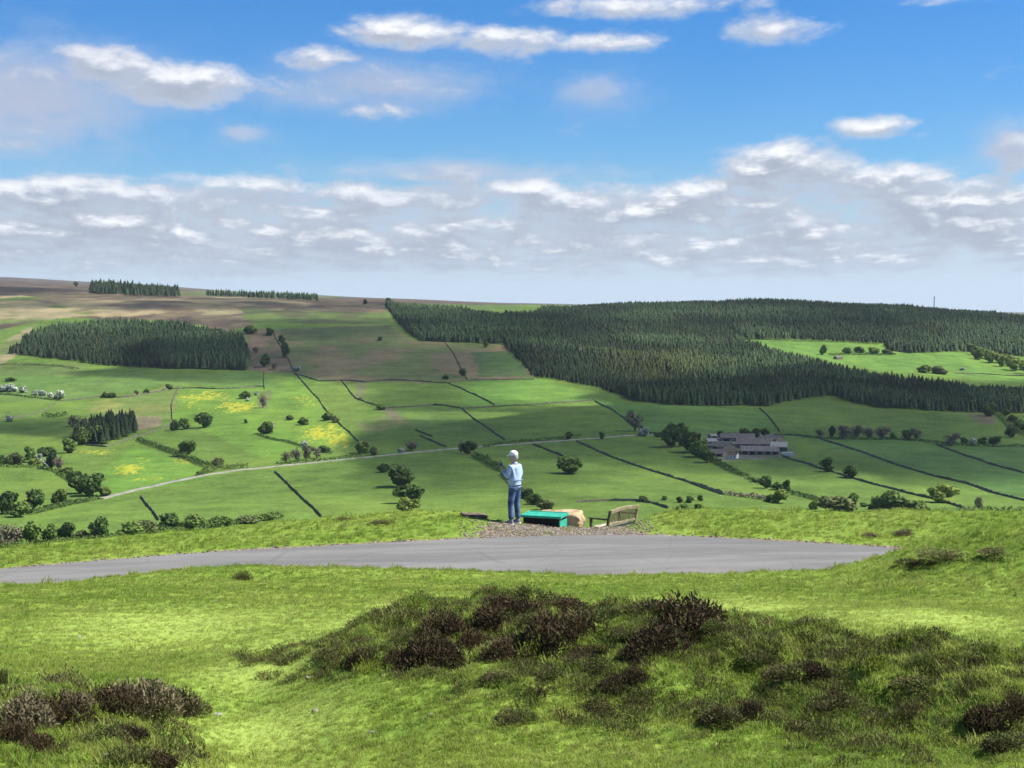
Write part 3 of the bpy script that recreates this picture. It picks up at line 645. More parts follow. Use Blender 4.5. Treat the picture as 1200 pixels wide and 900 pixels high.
TREES = [
 (240, 501, 18, 18, 'dark', 'round dark green tree alone in the buttercup pasture, casting a shadow to its left', 'tree', G_OPEN),
 (205, 505, 12, 13, 'dark', 'left one of two dark bushy trees touching beside the top of a wall', 'tree', G_OPEN),
 (217, 503, 13, 13, 'mid', 'right one of two dark bushy trees touching beside the top of a wall', 'tree', G_OPEN),
 (219, 535, 18, 19, 'mid', 'broad green tree rising from the thick dark diagonal hedge', 'tree', G_ROW),
 (256, 547, 14, 11, 'olive', 'pale olive bush at the lower end of the thick diagonal hedge', 'bush', G_BUSH),
 (92, 578, 24, 25, 'dark', 'left crown of the big dark tree clump above the end of the pale lane', 'tree', G_ROW),
 (109, 581, 26, 26, 'dark', 'right crown of the big dark tree clump above the end of the pale lane', 'tree', G_ROW),
 (122, 581, 14, 12, 'mid', 'small green bush under the right side of the big dark tree clump', 'bush', G_BUSH),
 (38, 598, 24, 24, 'dark', 'tall dark tree at the hedge left of the lane end', 'tree', G_ROW),
 (68, 592, 17, 19, 'mid', 'green tree at the hedge between the tall dark tree and the lane end', 'tree', G_ROW),
 (8, 602, 22, 26, 'dark', 'dark tree cut by the left edge at the low hedge', 'tree', G_ROW),
 (22, 606, 20, 18, 'mid', 'low green tree between two tall dark ones at the left edge', 'tree', G_ROW),
 (81, 531, 20, 18, 'mid', 'round green tree below the small mixed wood on the left', 'tree', G_OPEN),
 (18, 545, 20, 15, 'olive', 'grey-green bush left of the white blossom by the left hedge corner', 'bush', G_BUSH),
 (2, 545, 12, 12, 'dark', 'dark bush cut by the left edge beside a white hawthorn', 'bush', G_BUSH),
 (34, 542, 14, 19, 'mid', 'tall light green tree in the left hedge above the hawthorns', 'tree', G_ROW),
 (40, 546, 16, 9, 'bright', 'yellow-green low bush at the foot of the left hedge', 'bush', G_BUSH),
 (56, 534, 20, 10, 'dark', 'flat dark bush on the hedge left of the round green tree', 'bush', G_BUSH),
 (61, 549, 11, 19, 'conif', 'narrow dark tree beside a brown leafless one in the left hedge', 'tree', G_ROW),
 (69, 550, 14, 15, 'bare', 'brown leafless tree at the corner of the left hedge', 'tree', G_BARE),
 (78, 556, 16, 9, 'mid', 'green bush in the hedge below the brown leafless tree', 'bush', G_BUSH),
 (11, 545, 8, 8, 'blossom', 'small white hawthorn in the hedge at far left, below the shaded field', 'bush', G_THORN),
 (47, 541, 9, 10, 'blossom', 'white hawthorn behind the yellow-green bush', 'bush', G_THORN),
 (54, 546, 8, 8, 'blossom', 'white hawthorn left of the narrow dark tree', 'bush', G_THORN),
 (10, 494, 10, 8, 'blossom', 'lone white hawthorn in the shaded field at far left', 'bush', G_THORN),
 (4, 459, 12, 8, 'blossom', 'white hawthorn cut by the left edge at the start of the blossom row', 'bush', G_THORN),
 (14, 459, 12, 9, 'blossom', 'second hawthorn from the left in the long blossom row', 'bush', G_THORN),
 (28, 460, 11, 8, 'blossom', 'third and brightest hawthorn from the left in the long blossom row', 'bush', G_THORN),
 (42, 463, 9, 6, 'blossom', 'fourth and lowest hawthorn of the long blossom row', 'bush', G_THORN),
 (50, 464, 10, 7, 'blossom', 'fifth hawthorn from the left in the long blossom row', 'bush', G_THORN),
 (59, 466, 8, 6, 'blossom', 'small hawthorn before the last one of the long blossom row', 'bush', G_THORN),
 (69, 467, 12, 10, 'blossom', 'large white hawthorn ending the blossom row at the wall', 'bush', G_THORN),
 (12, 447, 12, 5, 'mid', 'dark patch of scrub above the blossom row', 'bush', G_BUSH),
 (123, 466, 9, 7, 'mid', 'left bush of the pair on the wall above the rough yellow field', 'bush', G_BUSH),
 (132, 466, 9, 6, 'dark', 'right bush of the pair on the wall above the rough yellow field', 'bush', G_BUSH),
 (160, 463, 6, 6, 'bare', 'thin brown thorn on the wall above the rough yellow field', 'tree', G_BARE),
 (171, 461, 7, 6, 'mid', 'small dark thorn on the wall, right of the thin brown one', 'bush', G_BUSH),
 (198, 456, 8, 6, 'dark', 'dark bush where the wall meets the top of the buttercup field', 'bush', G_BUSH),
 (93, 512, 20, 22, 'bare', 'large brown leafless tree at the left end of the small mixed wood', 'tree', G_BARE),
 (86, 500, 14, 14, 'bare', 'faint brown leafless tree behind the small mixed wood', 'tree', G_BARE),
 (98, 521, 18, 20, 'mid', 'leafy green tree at the lower left of the small mixed wood', 'tree', G_ROW),
 (112, 519, 16, 20, 'mid', 'leafy green tree in the middle foot of the small mixed wood', 'tree', G_ROW),
 (288, 467, 13, 9, 'mid', 'grey-green bush beside the white stones in the buttercup field', 'bush', G_BUSH),
 (301, 463, 6, 5, 'blossom', 'tiny white hawthorn right of the grey-green bush in the buttercup field', 'bush', G_THORN),
 (290, 470, 6, 4, 'blossom', 'tiny white hawthorn under the grey-green bush in the buttercup field', 'bush', G_THORN),
 (313, 508, 19, 14, 'mid', 'grey-green bush at the bend of the low hedge below the buttercups', 'bush', G_BUSH),
 (319, 501, 8, 6, 'blossom', 'hawthorn half hidden on the bend of the low hedge', 'bush', G_THORN),
 (339, 492, 9, 6, 'olive', 'small pale bush in the buttercups, left of two bigger ones', 'bush', G_BUSH),
 (355, 498, 14, 9, 'mid', 'pale green bush in the buttercups with a dark shadow under it', 'bush', G_BUSH),
 (384, 492, 13, 9, 'mid', 'bush beside the long diagonal wall, at its left side', 'bush', G_BUSH),
 (393, 495, 9, 8, 'olive', 'bush growing over the long diagonal wall', 'bush', G_BUSH),
 (288, 496, 5, 5, 'dark', 'tiny dark bush alone in the middle of the buttercup pasture', 'bush', G_BUSH),
 (335, 543, 13, 14, 'bare', 'first brown leafless tree of the row above the lane', 'tree', G_BARE),
 (347, 541, 14, 16, 'bare', 'second brown leafless tree of the row above the lane', 'tree', G_BARE),
 (359, 539, 14, 17, 'bare', 'third and tallest brown leafless tree of the row above the lane', 'tree', G_BARE),
 (371, 537, 13, 14, 'bare', 'last brown leafless tree of the row above the lane', 'tree', G_BARE),
 (380, 530, 12, 8, 'dark', 'dark bush where the low hedge reaches the lane', 'bush', G_BUSH),
 (357, 524, 8, 8, 'blossom', 'white-tipped hawthorn on the low hedge under the bright buttercups', 'bush', G_THORN),
 (426, 531, 20, 14, 'mid', 'grey-green bush above the lane, left of the white gateway', 'bush', G_BUSH),
 (438, 533, 10, 10, 'olive', 'small olive bush just right of the grey-green bush above the lane', 'bush', G_BUSH),
 (470, 531, 9, 6, 'blossom', 'pale hawthorn touching the lane', 'bush', G_THORN),
 (482, 528, 18, 11, 'bare', 'faint brown leafless tree above the middle of the lane', 'tree', G_BARE),
 (549, 532, 16, 15, 'dark', 'round dark tree on the lane, up and left of the man', 'tree', G_ROW),
 (541, 531, 9, 14, 'bare', 'thin brown leafless tree touching the round dark one on the lane', 'tree', G_BARE),
 (446, 480, 11, 6, 'mid', 'dark bush at the junction of four walls in the shaded pastures', 'bush', G_BUSH),
 (422, 469, 6, 4, 'olive', 'small bush on the wall above the four-wall junction', 'bush', G_BUSH),
 (523, 444, 9, 5, 'mid', 'pale bush on the long wall under the bracken slope', 'bush', G_BUSH),
 (542, 441, 7, 9, 'dark', 'small dark tree on the wall running down the bracken slope', 'tree', G_OPEN),
 (445, 399, 7, 5, 'dark', 'small dark bush alone high on the bracken slope', 'bush', G_BUSH),
 (569, 407, 6, 7, 'mid', 'small tree in front of the plantation edge above the green patch', 'tree', G_OPEN),
 (450, 553, 14, 10, 'dark', 'small dark bush above and left of the big dark tree below the lane', 'bush', G_BUSH),
 (468, 571, 27, 26, 'dark', 'big dark round tree below the lane, upper one of two', 'tree', G_OPEN),
 (480, 589, 32, 22, 'dark', 'big dark spreading tree below the lane, lower one of two', 'tree', G_OPEN),
 (478, 601, 21, 17, 'bright', 'yellow-green sunlit tree just over the near bank', 'tree', G_OPEN),
 (618, 584, 16, 12, 'dark', 'dark bush down in the dale right behind the legs of the man', 'bush', G_BUSH),
 (628, 591, 18, 13, 'mid', 'grey-green bush in the dale above the green panel', 'bush', G_BUSH),
 (640, 597, 18, 12, 'olive', 'pale bush in the dale directly above the boulder', 'bush', G_BUSH),
 (668, 555, 26, 19, 'mid', 'lone spreading oak with its own dark shadow, right of the man', 'tree', G_OPEN),
 (666, 515, 9, 9, 'dark', 'small tree on the lane above the lone oak', 'tree', G_ROW),
 (705, 515, 7, 9, 'dark', 'small narrow tree on the lane, left of the leafless one', 'tree', G_ROW),
 (744, 505, 22, 24, 'bare', 'tall brown leafless tree above a white hawthorn on the lane', 'tree', G_BARE),
 (755, 511, 12, 10, 'blossom', 'white hawthorn on the lane, left of the farm trees', 'bush', G_THORN),
 (787, 524, 22, 28, 'dark', 'dark tree at the left end of the clump beside the farm', 'tree', G_ROW),
 (798, 523, 22, 26, 'dark', 'dark tree second from the left in the clump beside the farm', 'tree', G_ROW),
 (810, 530, 24, 24, 'dark', 'dark tree in the middle of the clump beside the farm', 'tree', G_ROW),
 (819, 536, 20, 20, 'mid', 'green tree of the farm clump nearest the yard', 'tree', G_ROW),
 (828, 542, 18, 16, 'dark', 'low dark tree at the foot of the farm clump', 'tree', G_ROW),
 (771, 512, 8, 6, 'mid', 'small grey bush on the lane before the farm clump', 'bush', G_BUSH),
 (844, 512, 9, 7, 'dark', 'small dark tree behind the left end of the barns', 'tree', G_ROW),
 (853, 512, 8, 5, 'mid', 'small green bush behind the barns', 'bush', G_BUSH),
 (862, 512, 7, 5, 'dark', 'small dark bush behind the middle of the barns', 'bush', G_BUSH),
 (873, 514, 13, 12, 'dark', 'pointed dark tree behind the barns', 'tree', G_ROW),
 (885, 513, 12, 11, 'dark', 'left one of two wide dark trees behind the barns', 'tree', G_ROW),
 (896, 513, 12, 11, 'dark', 'right one of two wide dark trees behind the barns', 'tree', G_ROW),
 (975, 514, 7, 15, 'conif', 'narrow dark evergreen in the row of leafless trees right of the farm', 'tree', G_ROW),
 (960, 512, 12, 9, 'bare', 'first low brown tree of the leafless row right of the farm', 'tree', G_BARE),
 (988, 514, 18, 16, 'bare', 'wide brown leafless tree just right of the narrow evergreen', 'tree', G_BARE),
 (1003, 514, 18, 17, 'bare', 'wide brown leafless tree in the middle of the row above the shaded field', 'tree', G_BARE),
 (1018, 514, 16, 14, 'bare', 'lower brown leafless tree of the row above the shaded field', 'tree', G_BARE),
 (1034, 514, 18, 15, 'bare', 'brown leafless tree at the right end of the main leafless row', 'tree', G_BARE),
 (1047, 514, 9, 8, 'mid', 'small green bush between the leafless row and a dark round tree', 'bush', G_BUSH),
 (1063, 515, 10, 11, 'dark', 'small dark round tree on the long hedge right of the leafless row', 'tree', G_ROW),
 (1073, 516, 15, 15, 'bare', 'brown leafless tree right beside the small dark round one', 'tree', G_BARE),
 (1115, 522, 22, 15, 'bare', 'wide pinkish brown leafless tree left of the white hawthorn', 'tree', G_BARE),
 (1130, 520, 9, 8, 'mid', 'small green bush left of the white hawthorn on the long hedge', 'bush', G_BUSH),
 (1139, 522, 9, 9, 'blossom', 'white hawthorn alone on the long hedge at the right', 'bush', G_THORN),
 (1152, 520, 12, 8, 'mid', 'green bush just right of the white hawthorn on the long hedge', 'bush', G_BUSH),
 (1166, 520, 14, 9, 'dark', 'dark low bush on the long hedge near the right edge', 'bush', G_BUSH),
 (1184, 512, 18, 15, 'olive', 'olive tree near the right edge above the long hedge', 'tree', G_ROW),
 (1196, 506, 16, 14, 'mid', 'green tree cut by the right edge, above the long hedge', 'tree', G_ROW),
 (1186, 496, 12, 10, 'dark', 'dark tree below the plantation corner at the right', 'tree', G_ROW),
 (1178, 488, 10, 9, 'mid', 'green tree touching the plantation corner at the right', 'tree', G_ROW),
 (1160, 488, 18, 16, 'mid', 'rounded green tree at the foot of the plantation, far right', 'tree', G_ROW),
 (971, 553, 18, 17, 'dark', 'left one of two dark trees on the slanting wall below the farm field', 'tree', G_ROW),
 (999, 560, 19, 16, 'dark', 'right one of two dark trees on the slanting wall below the farm field', 'tree', G_ROW),
 (898, 572, 14, 14, 'dark', 'dark tree at the left of the hedge row in front of the farm', 'tree', G_ROW),
 (911, 574, 15, 9, 'dark', 'low dark bush in the hedge row in front of the farm', 'bush', G_BUSH),
 (923, 577, 11, 15, 'dark', 'tall narrow dark tree of the hedge row in front of the farm', 'tree', G_ROW),
 (885, 565, 9, 6, 'mid', 'small bush on the thin hedge below the farm yard', 'bush', G_BUSH),
 (912, 589, 22, 16, 'bright', 'bright sunlit round tree at the end of a brown hedge', 'tree', G_OPEN),
 (901, 588, 12, 9, 'dark', 'dark bush in the shade of the bright sunlit round tree', 'bush', G_BUSH),
 (953, 597, 13, 10, 'mid', 'small grey-green bush left of the big olive bush at the bank', 'bush', G_BUSH),
 (982, 601, 34, 20, 'olive', 'big olive bush peeping over the near bank', 'bush', G_BUSH),
 (1000, 593, 13, 15, 'mid', 'green tree behind the right end of the big olive bush', 'tree', G_ROW),
 (1012, 594, 8, 5, 'dark', 'tiny dark bush right of the big olive bush', 'bush', G_BUSH),
 (1042, 600, 32, 25, 'mid', 'left and tallest crown of the wide clump over the right bank', 'tree', G_ROW),
 (1056, 602, 28, 20, 'dark', 'middle crown of the wide clump over the right bank', 'tree', G_ROW),
 (1072, 604, 24, 17, 'mid', 'right and lowest crown of the wide clump over the right bank', 'tree', G_ROW),
 (1025, 597, 16, 9, 'dark', 'dark bush leaning on the left of the wide clump over the right bank', 'bush', G_BUSH),
 (1104, 589, 31, 21, 'bright', 'sunlit spreading tree alone above the right bank', 'tree', G_OPEN),
 (1147, 598, 10, 17, 'bare', 'thin pale leafless tree over the bank at the right', 'tree', G_BARE),
 (796, 589, 8, 7, 'dark', 'left one of three small round bushes in line above the right bank', 'bush', G_BUSH),
 (807, 589, 11, 8, 'dark', 'middle one of three small round bushes in line above the right bank', 'bush', G_BUSH),
 (821, 587, 7, 7, 'dark', 'right one of three small round bushes in line above the right bank', 'bush', G_BUSH),
 (800, 599, 16, 8, 'dark', 'low dark bush behind the left end of the right bank', 'bush', G_BUSH),
 (818, 596, 10, 6, 'mid', 'small bush below the three in line, above the right bank', 'bush', G_BUSH),
 (754, 588, 9, 7, 'olive', 'pale grey bush on the field line above the bench', 'bush', G_BUSH),
 (778, 586, 7, 5, 'dark', 'tiny dark bush right of the pale grey one above the bench', 'bush', G_BUSH),
 (37, 640, 22, 28, 'mid', 'tall green tree behind the left bank, second in the row', 'tree', G_ROW),
 (58, 638, 19, 24, 'mid', 'green tree behind the left bank, third in the row', 'tree', G_ROW),
 (78, 636, 21, 24, 'dark', 'round tree behind the left bank, fourth in the row', 'tree', G_ROW),
 (117, 633, 20, 27, 'dark', 'tall tree behind the left bank standing apart from its row', 'tree', G_ROW),
 (98, 634, 16, 12, 'olive', 'low olive bush between two trees behind the left bank', 'bush', G_BUSH),
 (150, 630, 26, 18, 'mid', 'broad low tree behind the left bank', 'tree', G_ROW),
 (172, 627, 20, 17, 'olive', 'pale olive tree behind the left bank', 'tree', G_ROW),
 (196, 624, 22, 22, 'dark', 'dark tree behind the left bank below the long wall', 'tree', G_ROW),
 (222, 622, 24, 19, 'mid', 'round green tree behind the left bank, seventh in the row', 'tree', G_ROW),
 (258, 617, 24, 13, 'mid', 'low green bush behind the left bank, near the end of the row', 'bush', G_BUSH),
 (290, 613, 20, 9, 'olive', 'lowest olive bush ending the row behind the left bank', 'bush', G_BUSH),
 (315, 610, 14, 7, 'mid', 'tiny green bush on the rim of the left bank', 'bush', G_BUSH),
 (8, 642, 26, 28, 'bare', 'brown leafless tree behind the left bank, cut by the left edge', 'tree', G_BARE),
 (20, 641, 18, 24, 'bare', 'brown leafless tree behind the left bank beside the tall green one', 'tree', G_BARE),
 (964, 416, 8, 12, 'mid', 'small round tree at the corner of the far lit fields', 'tree', G_OPEN),
 (993, 414, 12, 7, 'dark', 'first dark bush on the hedge between the far lit fields', 'bush', G_BUSH),
 (1008, 413, 12, 7, 'dark', 'second dark bush on the hedge between the far lit fields', 'bush', G_BUSH),
 (1024, 414, 12, 7, 'mid', 'third bush on the hedge between the far lit fields', 'bush', G_BUSH),
 (1041, 415, 12, 6, 'dark', 'last dark bush on the hedge between the far lit fields', 'bush', G_BUSH),
 (1084, 437, 18, 9, 'mid', 'left half of the scrub clump on the far lit field', 'bush', G_BUSH),
 (1102, 438, 18, 9, 'olive', 'right half of the scrub clump on the far lit field', 'bush', G_BUSH),
 (1127, 434, 6, 4, 'blossom', 'tiny white hawthorn on the far lit field', 'bush', G_THORN),
 (292, 391, 15, 10, 'mid', 'dark bush at the right end of the left plantation', 'bush', G_BUSH),
 (315, 393, 11, 9, 'dark', 'dark bush on the moor wall, right of the left plantation', 'bush', G_BUSH),
 (334, 419, 10, 18, 'dark', 'dark tree on the brown slope beside the wall', 'tree', G_ROW),
 (330, 402, 8, 9, 'dark', 'small dark tree halfway down the moor wall', 'tree', G_ROW),
 (310, 430, 11, 16, 'dark', 'dark tree at the foot of the brown slope', 'tree', G_ROW),
 (322, 433, 9, 9, 'bare', 'brown leafless tree at the foot of the brown slope', 'tree', G_BARE),
 (348, 435, 7, 6, 'blossom', 'white hawthorn where the moor wall meets the pastures', 'bush', G_THORN),
 (300, 414, 9, 8, 'bare', 'brown leafless tree in the middle of the brown slope', 'tree', G_BARE),
 (308, 478, 10, 16, 'bare', 'faint leafless tree in the middle of the buttercup field', 'tree', G_BARE),
 (428, 357, 6, 6, 'dark', 'lone dark tree on the moor skyline, left one of two', 'tree', G_OPEN),
 (456, 357, 9, 8, 'dark', 'lone dark tree on the moor skyline, right one of two', 'tree', G_OPEN),
 (89, 336, 5, 6, 'dark', 'tiny lone tree on the moor skyline left of the pine wood', 'tree', G_OPEN),
]
for (u, v, w_, h_, k, lb, cat, g) in TREES: tree(u, v, w_, h_, k, lb, cat, group=g)
SCRUB_L = ['pale green tree on the scrubby bank beside the far plantation']
for i in range(16):
    u = 1138 + i * 4.6; v = 412 + i * 1.4 + (i % 3) * 3.2
    tree(u, v, 11 + i % 4, 9 + i % 3 * 2, ('olive', 'mid', 'bright')[i % 3], SCRUB_L[0], 'tree', group='pale trees on the scrubby bank beside the far plantation')
# ------------------------------------------------------------------ conifers
def conifer(rng, H_=1.0, rw=.19, tiers=6, pts=7):
    V, F = [], []
    for t in range(tiers):
        z0 = .10 + .84 * t / tiers; zt = min(1.0, z0 + 1.9 * .84 / tiers); r = rw * (1 - .86 * t / tiers) * rng.uniform(.85, 1.12)
        o = len(V); ph = rng.uniform(0, 6.28); V.append((rng.normal(0, .006), rng.normal(0, .006), zt))
        for j in range(pts * 2):
            a = ph + math.pi * j / pts; rr = r * (rng.uniform(.85, 1.15) if j % 2 == 0 else rng.uniform(.5, .68)); V.append((math.cos(a) * rr, math.sin(a) * rr, z0 - (.02 if j % 2 == 0 else -.015) + rng.normal(0, .008)))
        for j in range(pts * 2): F.append((o, o + 1 + j, o + 1 + (j + 1) % (pts * 2)))
    o = len(V); nt = len(F)
    for j in range(4): V.append((math.cos(j * 1.571) * .022, math.sin(j * 1.571) * .022, -.05))
    V.append((0, 0, .5))
    for j in range(4): F.append((o + j, o + (j + 1) % 4, o + 4))
    return np.array(V), np.array(F), nt
CONV = [conifer(np.random.default_rng(50 + i), rw=.24 + .03 * (i % 3), tiers=5 + i % 3) for i in range(6)]
CONL = [conifer(np.random.default_rng(80 + i), rw=.26 + .03 * (i % 3), tiers=4, pts=5) for i in range(6)]
def needle_mat():
    m = bpy.data.materials.new('conifer_needles'); m.use_nodes = True; q = NT(m.node_tree); b = q.n['Principled BSDF']
    b.inputs['Roughness'].default_value = .8; b.inputs['Specular IOR Level'].default_value = .1
    P = q.node('ShaderNodeNewGeometry').outputs['Position']; c = q.vmath('SCALE', q.attr('tone'), q.mapr(q.noise(P, .6, 3, .6), .3, .7, .65, 1.35, False))
    oi = q.node('ShaderNodeObjectInfo').outputs['Color']; c = q.mix(1.0, c, oi, 'MULTIPLY')
    q.l.new(c, b.inputs['Base Color']); tr = q.node('ShaderNodeBsdfTranslucent'); q.l.new(c, tr.inputs[0])
    mx = q.node('ShaderNodeMixShader', {0: .15}); q.l.new(b.outputs[0], mx.inputs[1]); q.l.new(tr.outputs[0], mx.inputs[2]); q.l.new(mx.outputs[0], q.n['Material Output'].inputs[0]); return m
NEED = needle_mat()
WOODS = {
 'main': dict(poly=[(452, 360), (470, 382), (490, 400), (590, 403), (602, 415), (625, 441), (700, 454), (740, 469), (780, 475), (900, 476), (940, 467), (973, 463), (1007, 474), (1033, 478), (1133, 483), (1300, 486),
                    (1300, 466), (1197, 460), (1133, 458), (1100, 455), (1033, 447), (973, 434), (947, 427), (900, 415), (872, 404), (866, 398), (933, 398), (1035, 403), (1042, 411), (1067, 414), (1133, 412), (1200, 418), (1300, 424),
                    (1300, 376), (1200, 375), (1080, 366), (1000, 360), (900, 357), (800, 358), (700, 361), (640, 365), (620, 371), (580, 371), (545, 367), (500, 364)], h=11.5, sp=5.0,
              label='vast dark conifer plantation covering the far hillside from the moor edge to the right edge'),
 'left': dict(poly=[(12, 415), (70, 421), (120, 428), (200, 432), (290, 434), (293, 418), (283, 402), (255, 392), (200, 386), (130, 384), (70, 388), (35, 400)], h=14, sp=5.0,
              label='dark block of conifers with a straight foot on the left hillside under the moor'),
 'sky': dict(poly=[(107, 344), (209, 349), (210, 344), (150, 341), (107, 338)], h=22, sp=7, label='small pine wood standing on the moor skyline at the upper left'),
 'small': dict(poly=[(84, 520), (122, 521), (160, 507), (157, 494), (112, 500), (88, 508)], h=16, sp=4.6, label='small mixed wood of conifers in the left pastures'),
 'strip': dict(poly=[(243, 347), (320, 350), (372, 353), (372, 350), (320, 346.5), (243, 345)], h=13, sp=10, label='thin line of pines on the moor skyline between the pine wood and the lone trees')}
allt = []
for key, wd in WOODS.items():
    poly = wd['poly']; ps = [valley(*p) for p in poly]
    x0, x1 = min(p.x for p in ps) - 60, max(p.x for p in ps) + 60; y0, y1 = min(p.y for p in ps) - 60, min(max(p.y for p in ps) + 300, 3600)
    if key == 'main': x0, x1 = -300, 1500
    gx, gy = np.meshgrid(np.arange(x0, x1, wd['sp']), np.arange(y0, y1, wd['sp']))
    gx = gx.ravel() + RNG.uniform(-.42, .42, gx.size) * wd['sp']; gy = gy.ravel() + RNG.uniform(-.42, .42, gy.size) * wd['sp']
    keep = (RNG.random(gx.size) < np.clip((2100 / gy) ** 2, .2, 1)) | (gy < 2100); gx, gy = gx[keep], gy[keep]
    gz = H(gx, gy); u, v = project(np.stack([gx, gy, gz], -1)); k = in_poly(u + 2.5 * fbm(gx * .02, gy * .02, 3), v + .8 * fbm(gx * .02 + 7, gy * .02, 3), poly)
    if key in ('sky', 'strip'): k &= RNG.random(gx.size) < .8
    gx, gy, gz, u, v = gx[k], gy[k], gz[k], u[k], v[k]
    nz = fbm(gx * .012, gy * .012, 4); hh = wd['h'] * (1 + .22 * nz) * RNG.uniform(.68, 1.18, len(gx))
    larch = sstep((1.0 - ((u - 775) / 85) ** 2 - ((v - 432) / 26) ** 2) * 1.2 + nz * .9 - .1) if key == 'main' else sstep(nz * 1.4 - .3) * .35
    if key == 'main': larch = np.maximum(larch, .45 * sstep(nz * 2 - .2)); 
    tone = np.array([.034, .060, .024])[None] * (1 - larch[:, None]) + np.array([.066, .088, .030])[None] * larch[:, None]
    blk = fbm(gx * .0042 + 3, gy * .0036, 2); tone = tone * (1 + .32 * np.sign(blk) * sstep(np.abs(blk) * 8))[:, None]; hh = hh * (1 + .14 * np.sign(blk + .1))
    tone = tone * RNG.uniform(.72, 1.3, (len(gx), 1)); tone = np.where(RNG.random((len(gx), 1)) < .05, tone * .4 + np.array([.05, .038, .028]), tone)
    hh = np.where(key == 'main', hh * (1 + .12 * (u > 850) * (v < 380)), hh)
    for i in range(len(gx)): allt.append((key, gx[i], gy[i], gz[i], hh[i], tone[i], u[i], v[i]))
    print(key, len(gx))
# the ones that show largest stand as trees of their own
inf = [i for i, a in enumerate(allt) if 2 < a[6] < 1198]
# front trees: none other within a few metres in front -> prefer near and unhidden
xs = np.array([a[1] for a in allt]); yy = np.array([a[2] for a in allt])
def hidden(i):
    return int(((np.abs(xs - xs[i] * (yy / yy[i])) < 2.5) & (yy < yy[i]) & (yy > yy[i] - 30)).sum())
cand = sorted(inf, key=lambda i: -allt[i][4] / allt[i][2])[:1500]
score = [(allt[i][4] / allt[i][2] / (1 + 1.2 * hidden(i)), i) for i in cand]; score.sort(reverse=True)
solo = set(i for s, i in score[:290])
CM = []
for V, F, nt in CONV:
    me = np_mesh('conifer_tree', V, F); set_col(me, 'tone', np.ones((len(V), 3))); me.materials.append(NEED); me.materials.append(BARK)
    mi = np.zeros(len(F), np.int32); mi[nt:] = 1; me.polygons.foreach_set('material_index', mi); CM.append(me)
CL = {'main': 'dark conifer at the front edge of the vast hillside plantation', 'left': 'dark conifer at the front of the straight-footed block on the left hillside', 'small': 'dark conifer in the small mixed wood in the left pastures',
      'sky': 'pine in the small wood on the moor skyline', 'strip': 'pine in the thin line on the moor skyline'}
for i in solo:
    key, x, y, z, h, tn, u, v = allt[i]; o = bpy.data.objects.new('conifer_tree', CM[i % 6]); COL.objects.link(o); o.location = (x, y, z); s = RNG.uniform(.85, 1.15)
    o.scale = (h * s, h * s, h); o.rotation_euler = (0, 0, RNG.uniform(0, 6.28)); o.color = (tn[0], tn[1], tn[2], 1); tag(o, CL[key], 'conifer', CL[key].replace('dark conifer', 'conifers').replace('pine in', 'pines in'))
for key, wd in WOODS.items():
    VV, FF, TT, MI = [], [], [], []; off = 0
    for i, a in enumerate(allt):
        if a[0] != key or i in solo: continue
        V, F, nt = (CONV if a[2] < 1900 else CONL)[i % 6]; r = (i * 2.399) % 6.283; c, s = math.cos(r), math.sin(r); h = a[4]; q = .85 + .3 * ((i * 7919) % 100) / 100
        V2 = np.stack([(V[:, 0] * c - V[:, 1] * s) * h * q + a[1], (V[:, 0] * s + V[:, 1] * c) * h * q + a[2], V[:, 2] * h + a[3]], -1)
        VV.append(V2); FF.append(F + off); off += len(V); TT.append(np.repeat(a[5][None], len(V), 0))
    if not VV: continue
    me = np_mesh('conifer_wood', np.vstack(VV), np.vstack(FF)); set_col(me, 'tone', np.vstack(TT))
    o = link('conifer_wood', me, NEED); tag(o, wd['label'], 'wood', None, 'stuff')
# ------------------------------------------------------------------ hedges
def along(pts, step):
    P = [valley(*p) for p in pts]; out = []
    for a, b in zip(P[:-1], P[1:]):
        n = max(1, int((b - a).length / step))
        for i in range(n): q = a.lerp(b, i / n); out.append(Vector((q.x, q.y, Hs(q.x, q.y))))
    out.append(P[-1]); return out
def hedge(pts, h, wd, kind, label, dens=7):
    rng = np.random.default_rng(int(pts[0][0] * 3 + pts[0][1])); S = along(pts, 3.0); P = []; N = []
    for i, p in enumerate(S[:-1]):
        d = (S[i + 1] - p); hl = h * (1 + .45 * float(fbm(np.array([p.x * .07]), np.array([p.y * .07]), 2)[0])) ; n = Vector((-d.y, d.x, 0)).normalized()
        for _ in range(int(dens * 3)):
            a = rng.uniform(-math.pi / 2, math.pi / 2); t = rng.random(); r = rng.uniform(.7, 1.05)
            o = n * (math.sin(a) * wd * r); q = p + d * t + o; P.append((q.x, q.y, q.z + hl * (.15 + .85 * math.cos(a) * r * rng.uniform(.6, 1)))); N.append((n.x * math.sin(a), n.y * math.sin(a), math.cos(a)))
    V, F = cards(np.array(P), np.array(N), .42, rng); me = np_mesh('hedge', V, F); tag(link('hedge', me, LEAF[kind]), label, 'hedge', 'hedges between the fields')
hedge([(163, 516), (174, 521), (186, 525), (203, 531), (218, 538), (236, 545), (248, 549)], 4.2, 2.4, 'dark', 'thick dark hedge slanting down through the left pastures to the lane', 12)
hedge([(232, 558), (246, 553), (262, 550), (290, 548)], 3.5, 2.5, 'mid', 'thick green hedge bordering the lane under the pale olive bush', 12)
hedge([(303, 510), (315, 514), (330, 517), (345, 521), (357, 524), (372, 529), (390, 532)], 2.2, 1.4, 'dark', 'low dark hedge under the buttercups curving down to the lane')
hedge([(325, 545), (345, 543), (365, 541), (400, 538), (425, 534)], 3.0, 2.0, 'dark', 'dark hedge above the lane at the foot of the leafless row', 9)
hedge([(52, 488), (62, 489), (70, 488), (79, 487)], 4.8, 3.5, 'dark', 'short thick dark hedge alone in the shaded left field', 16)
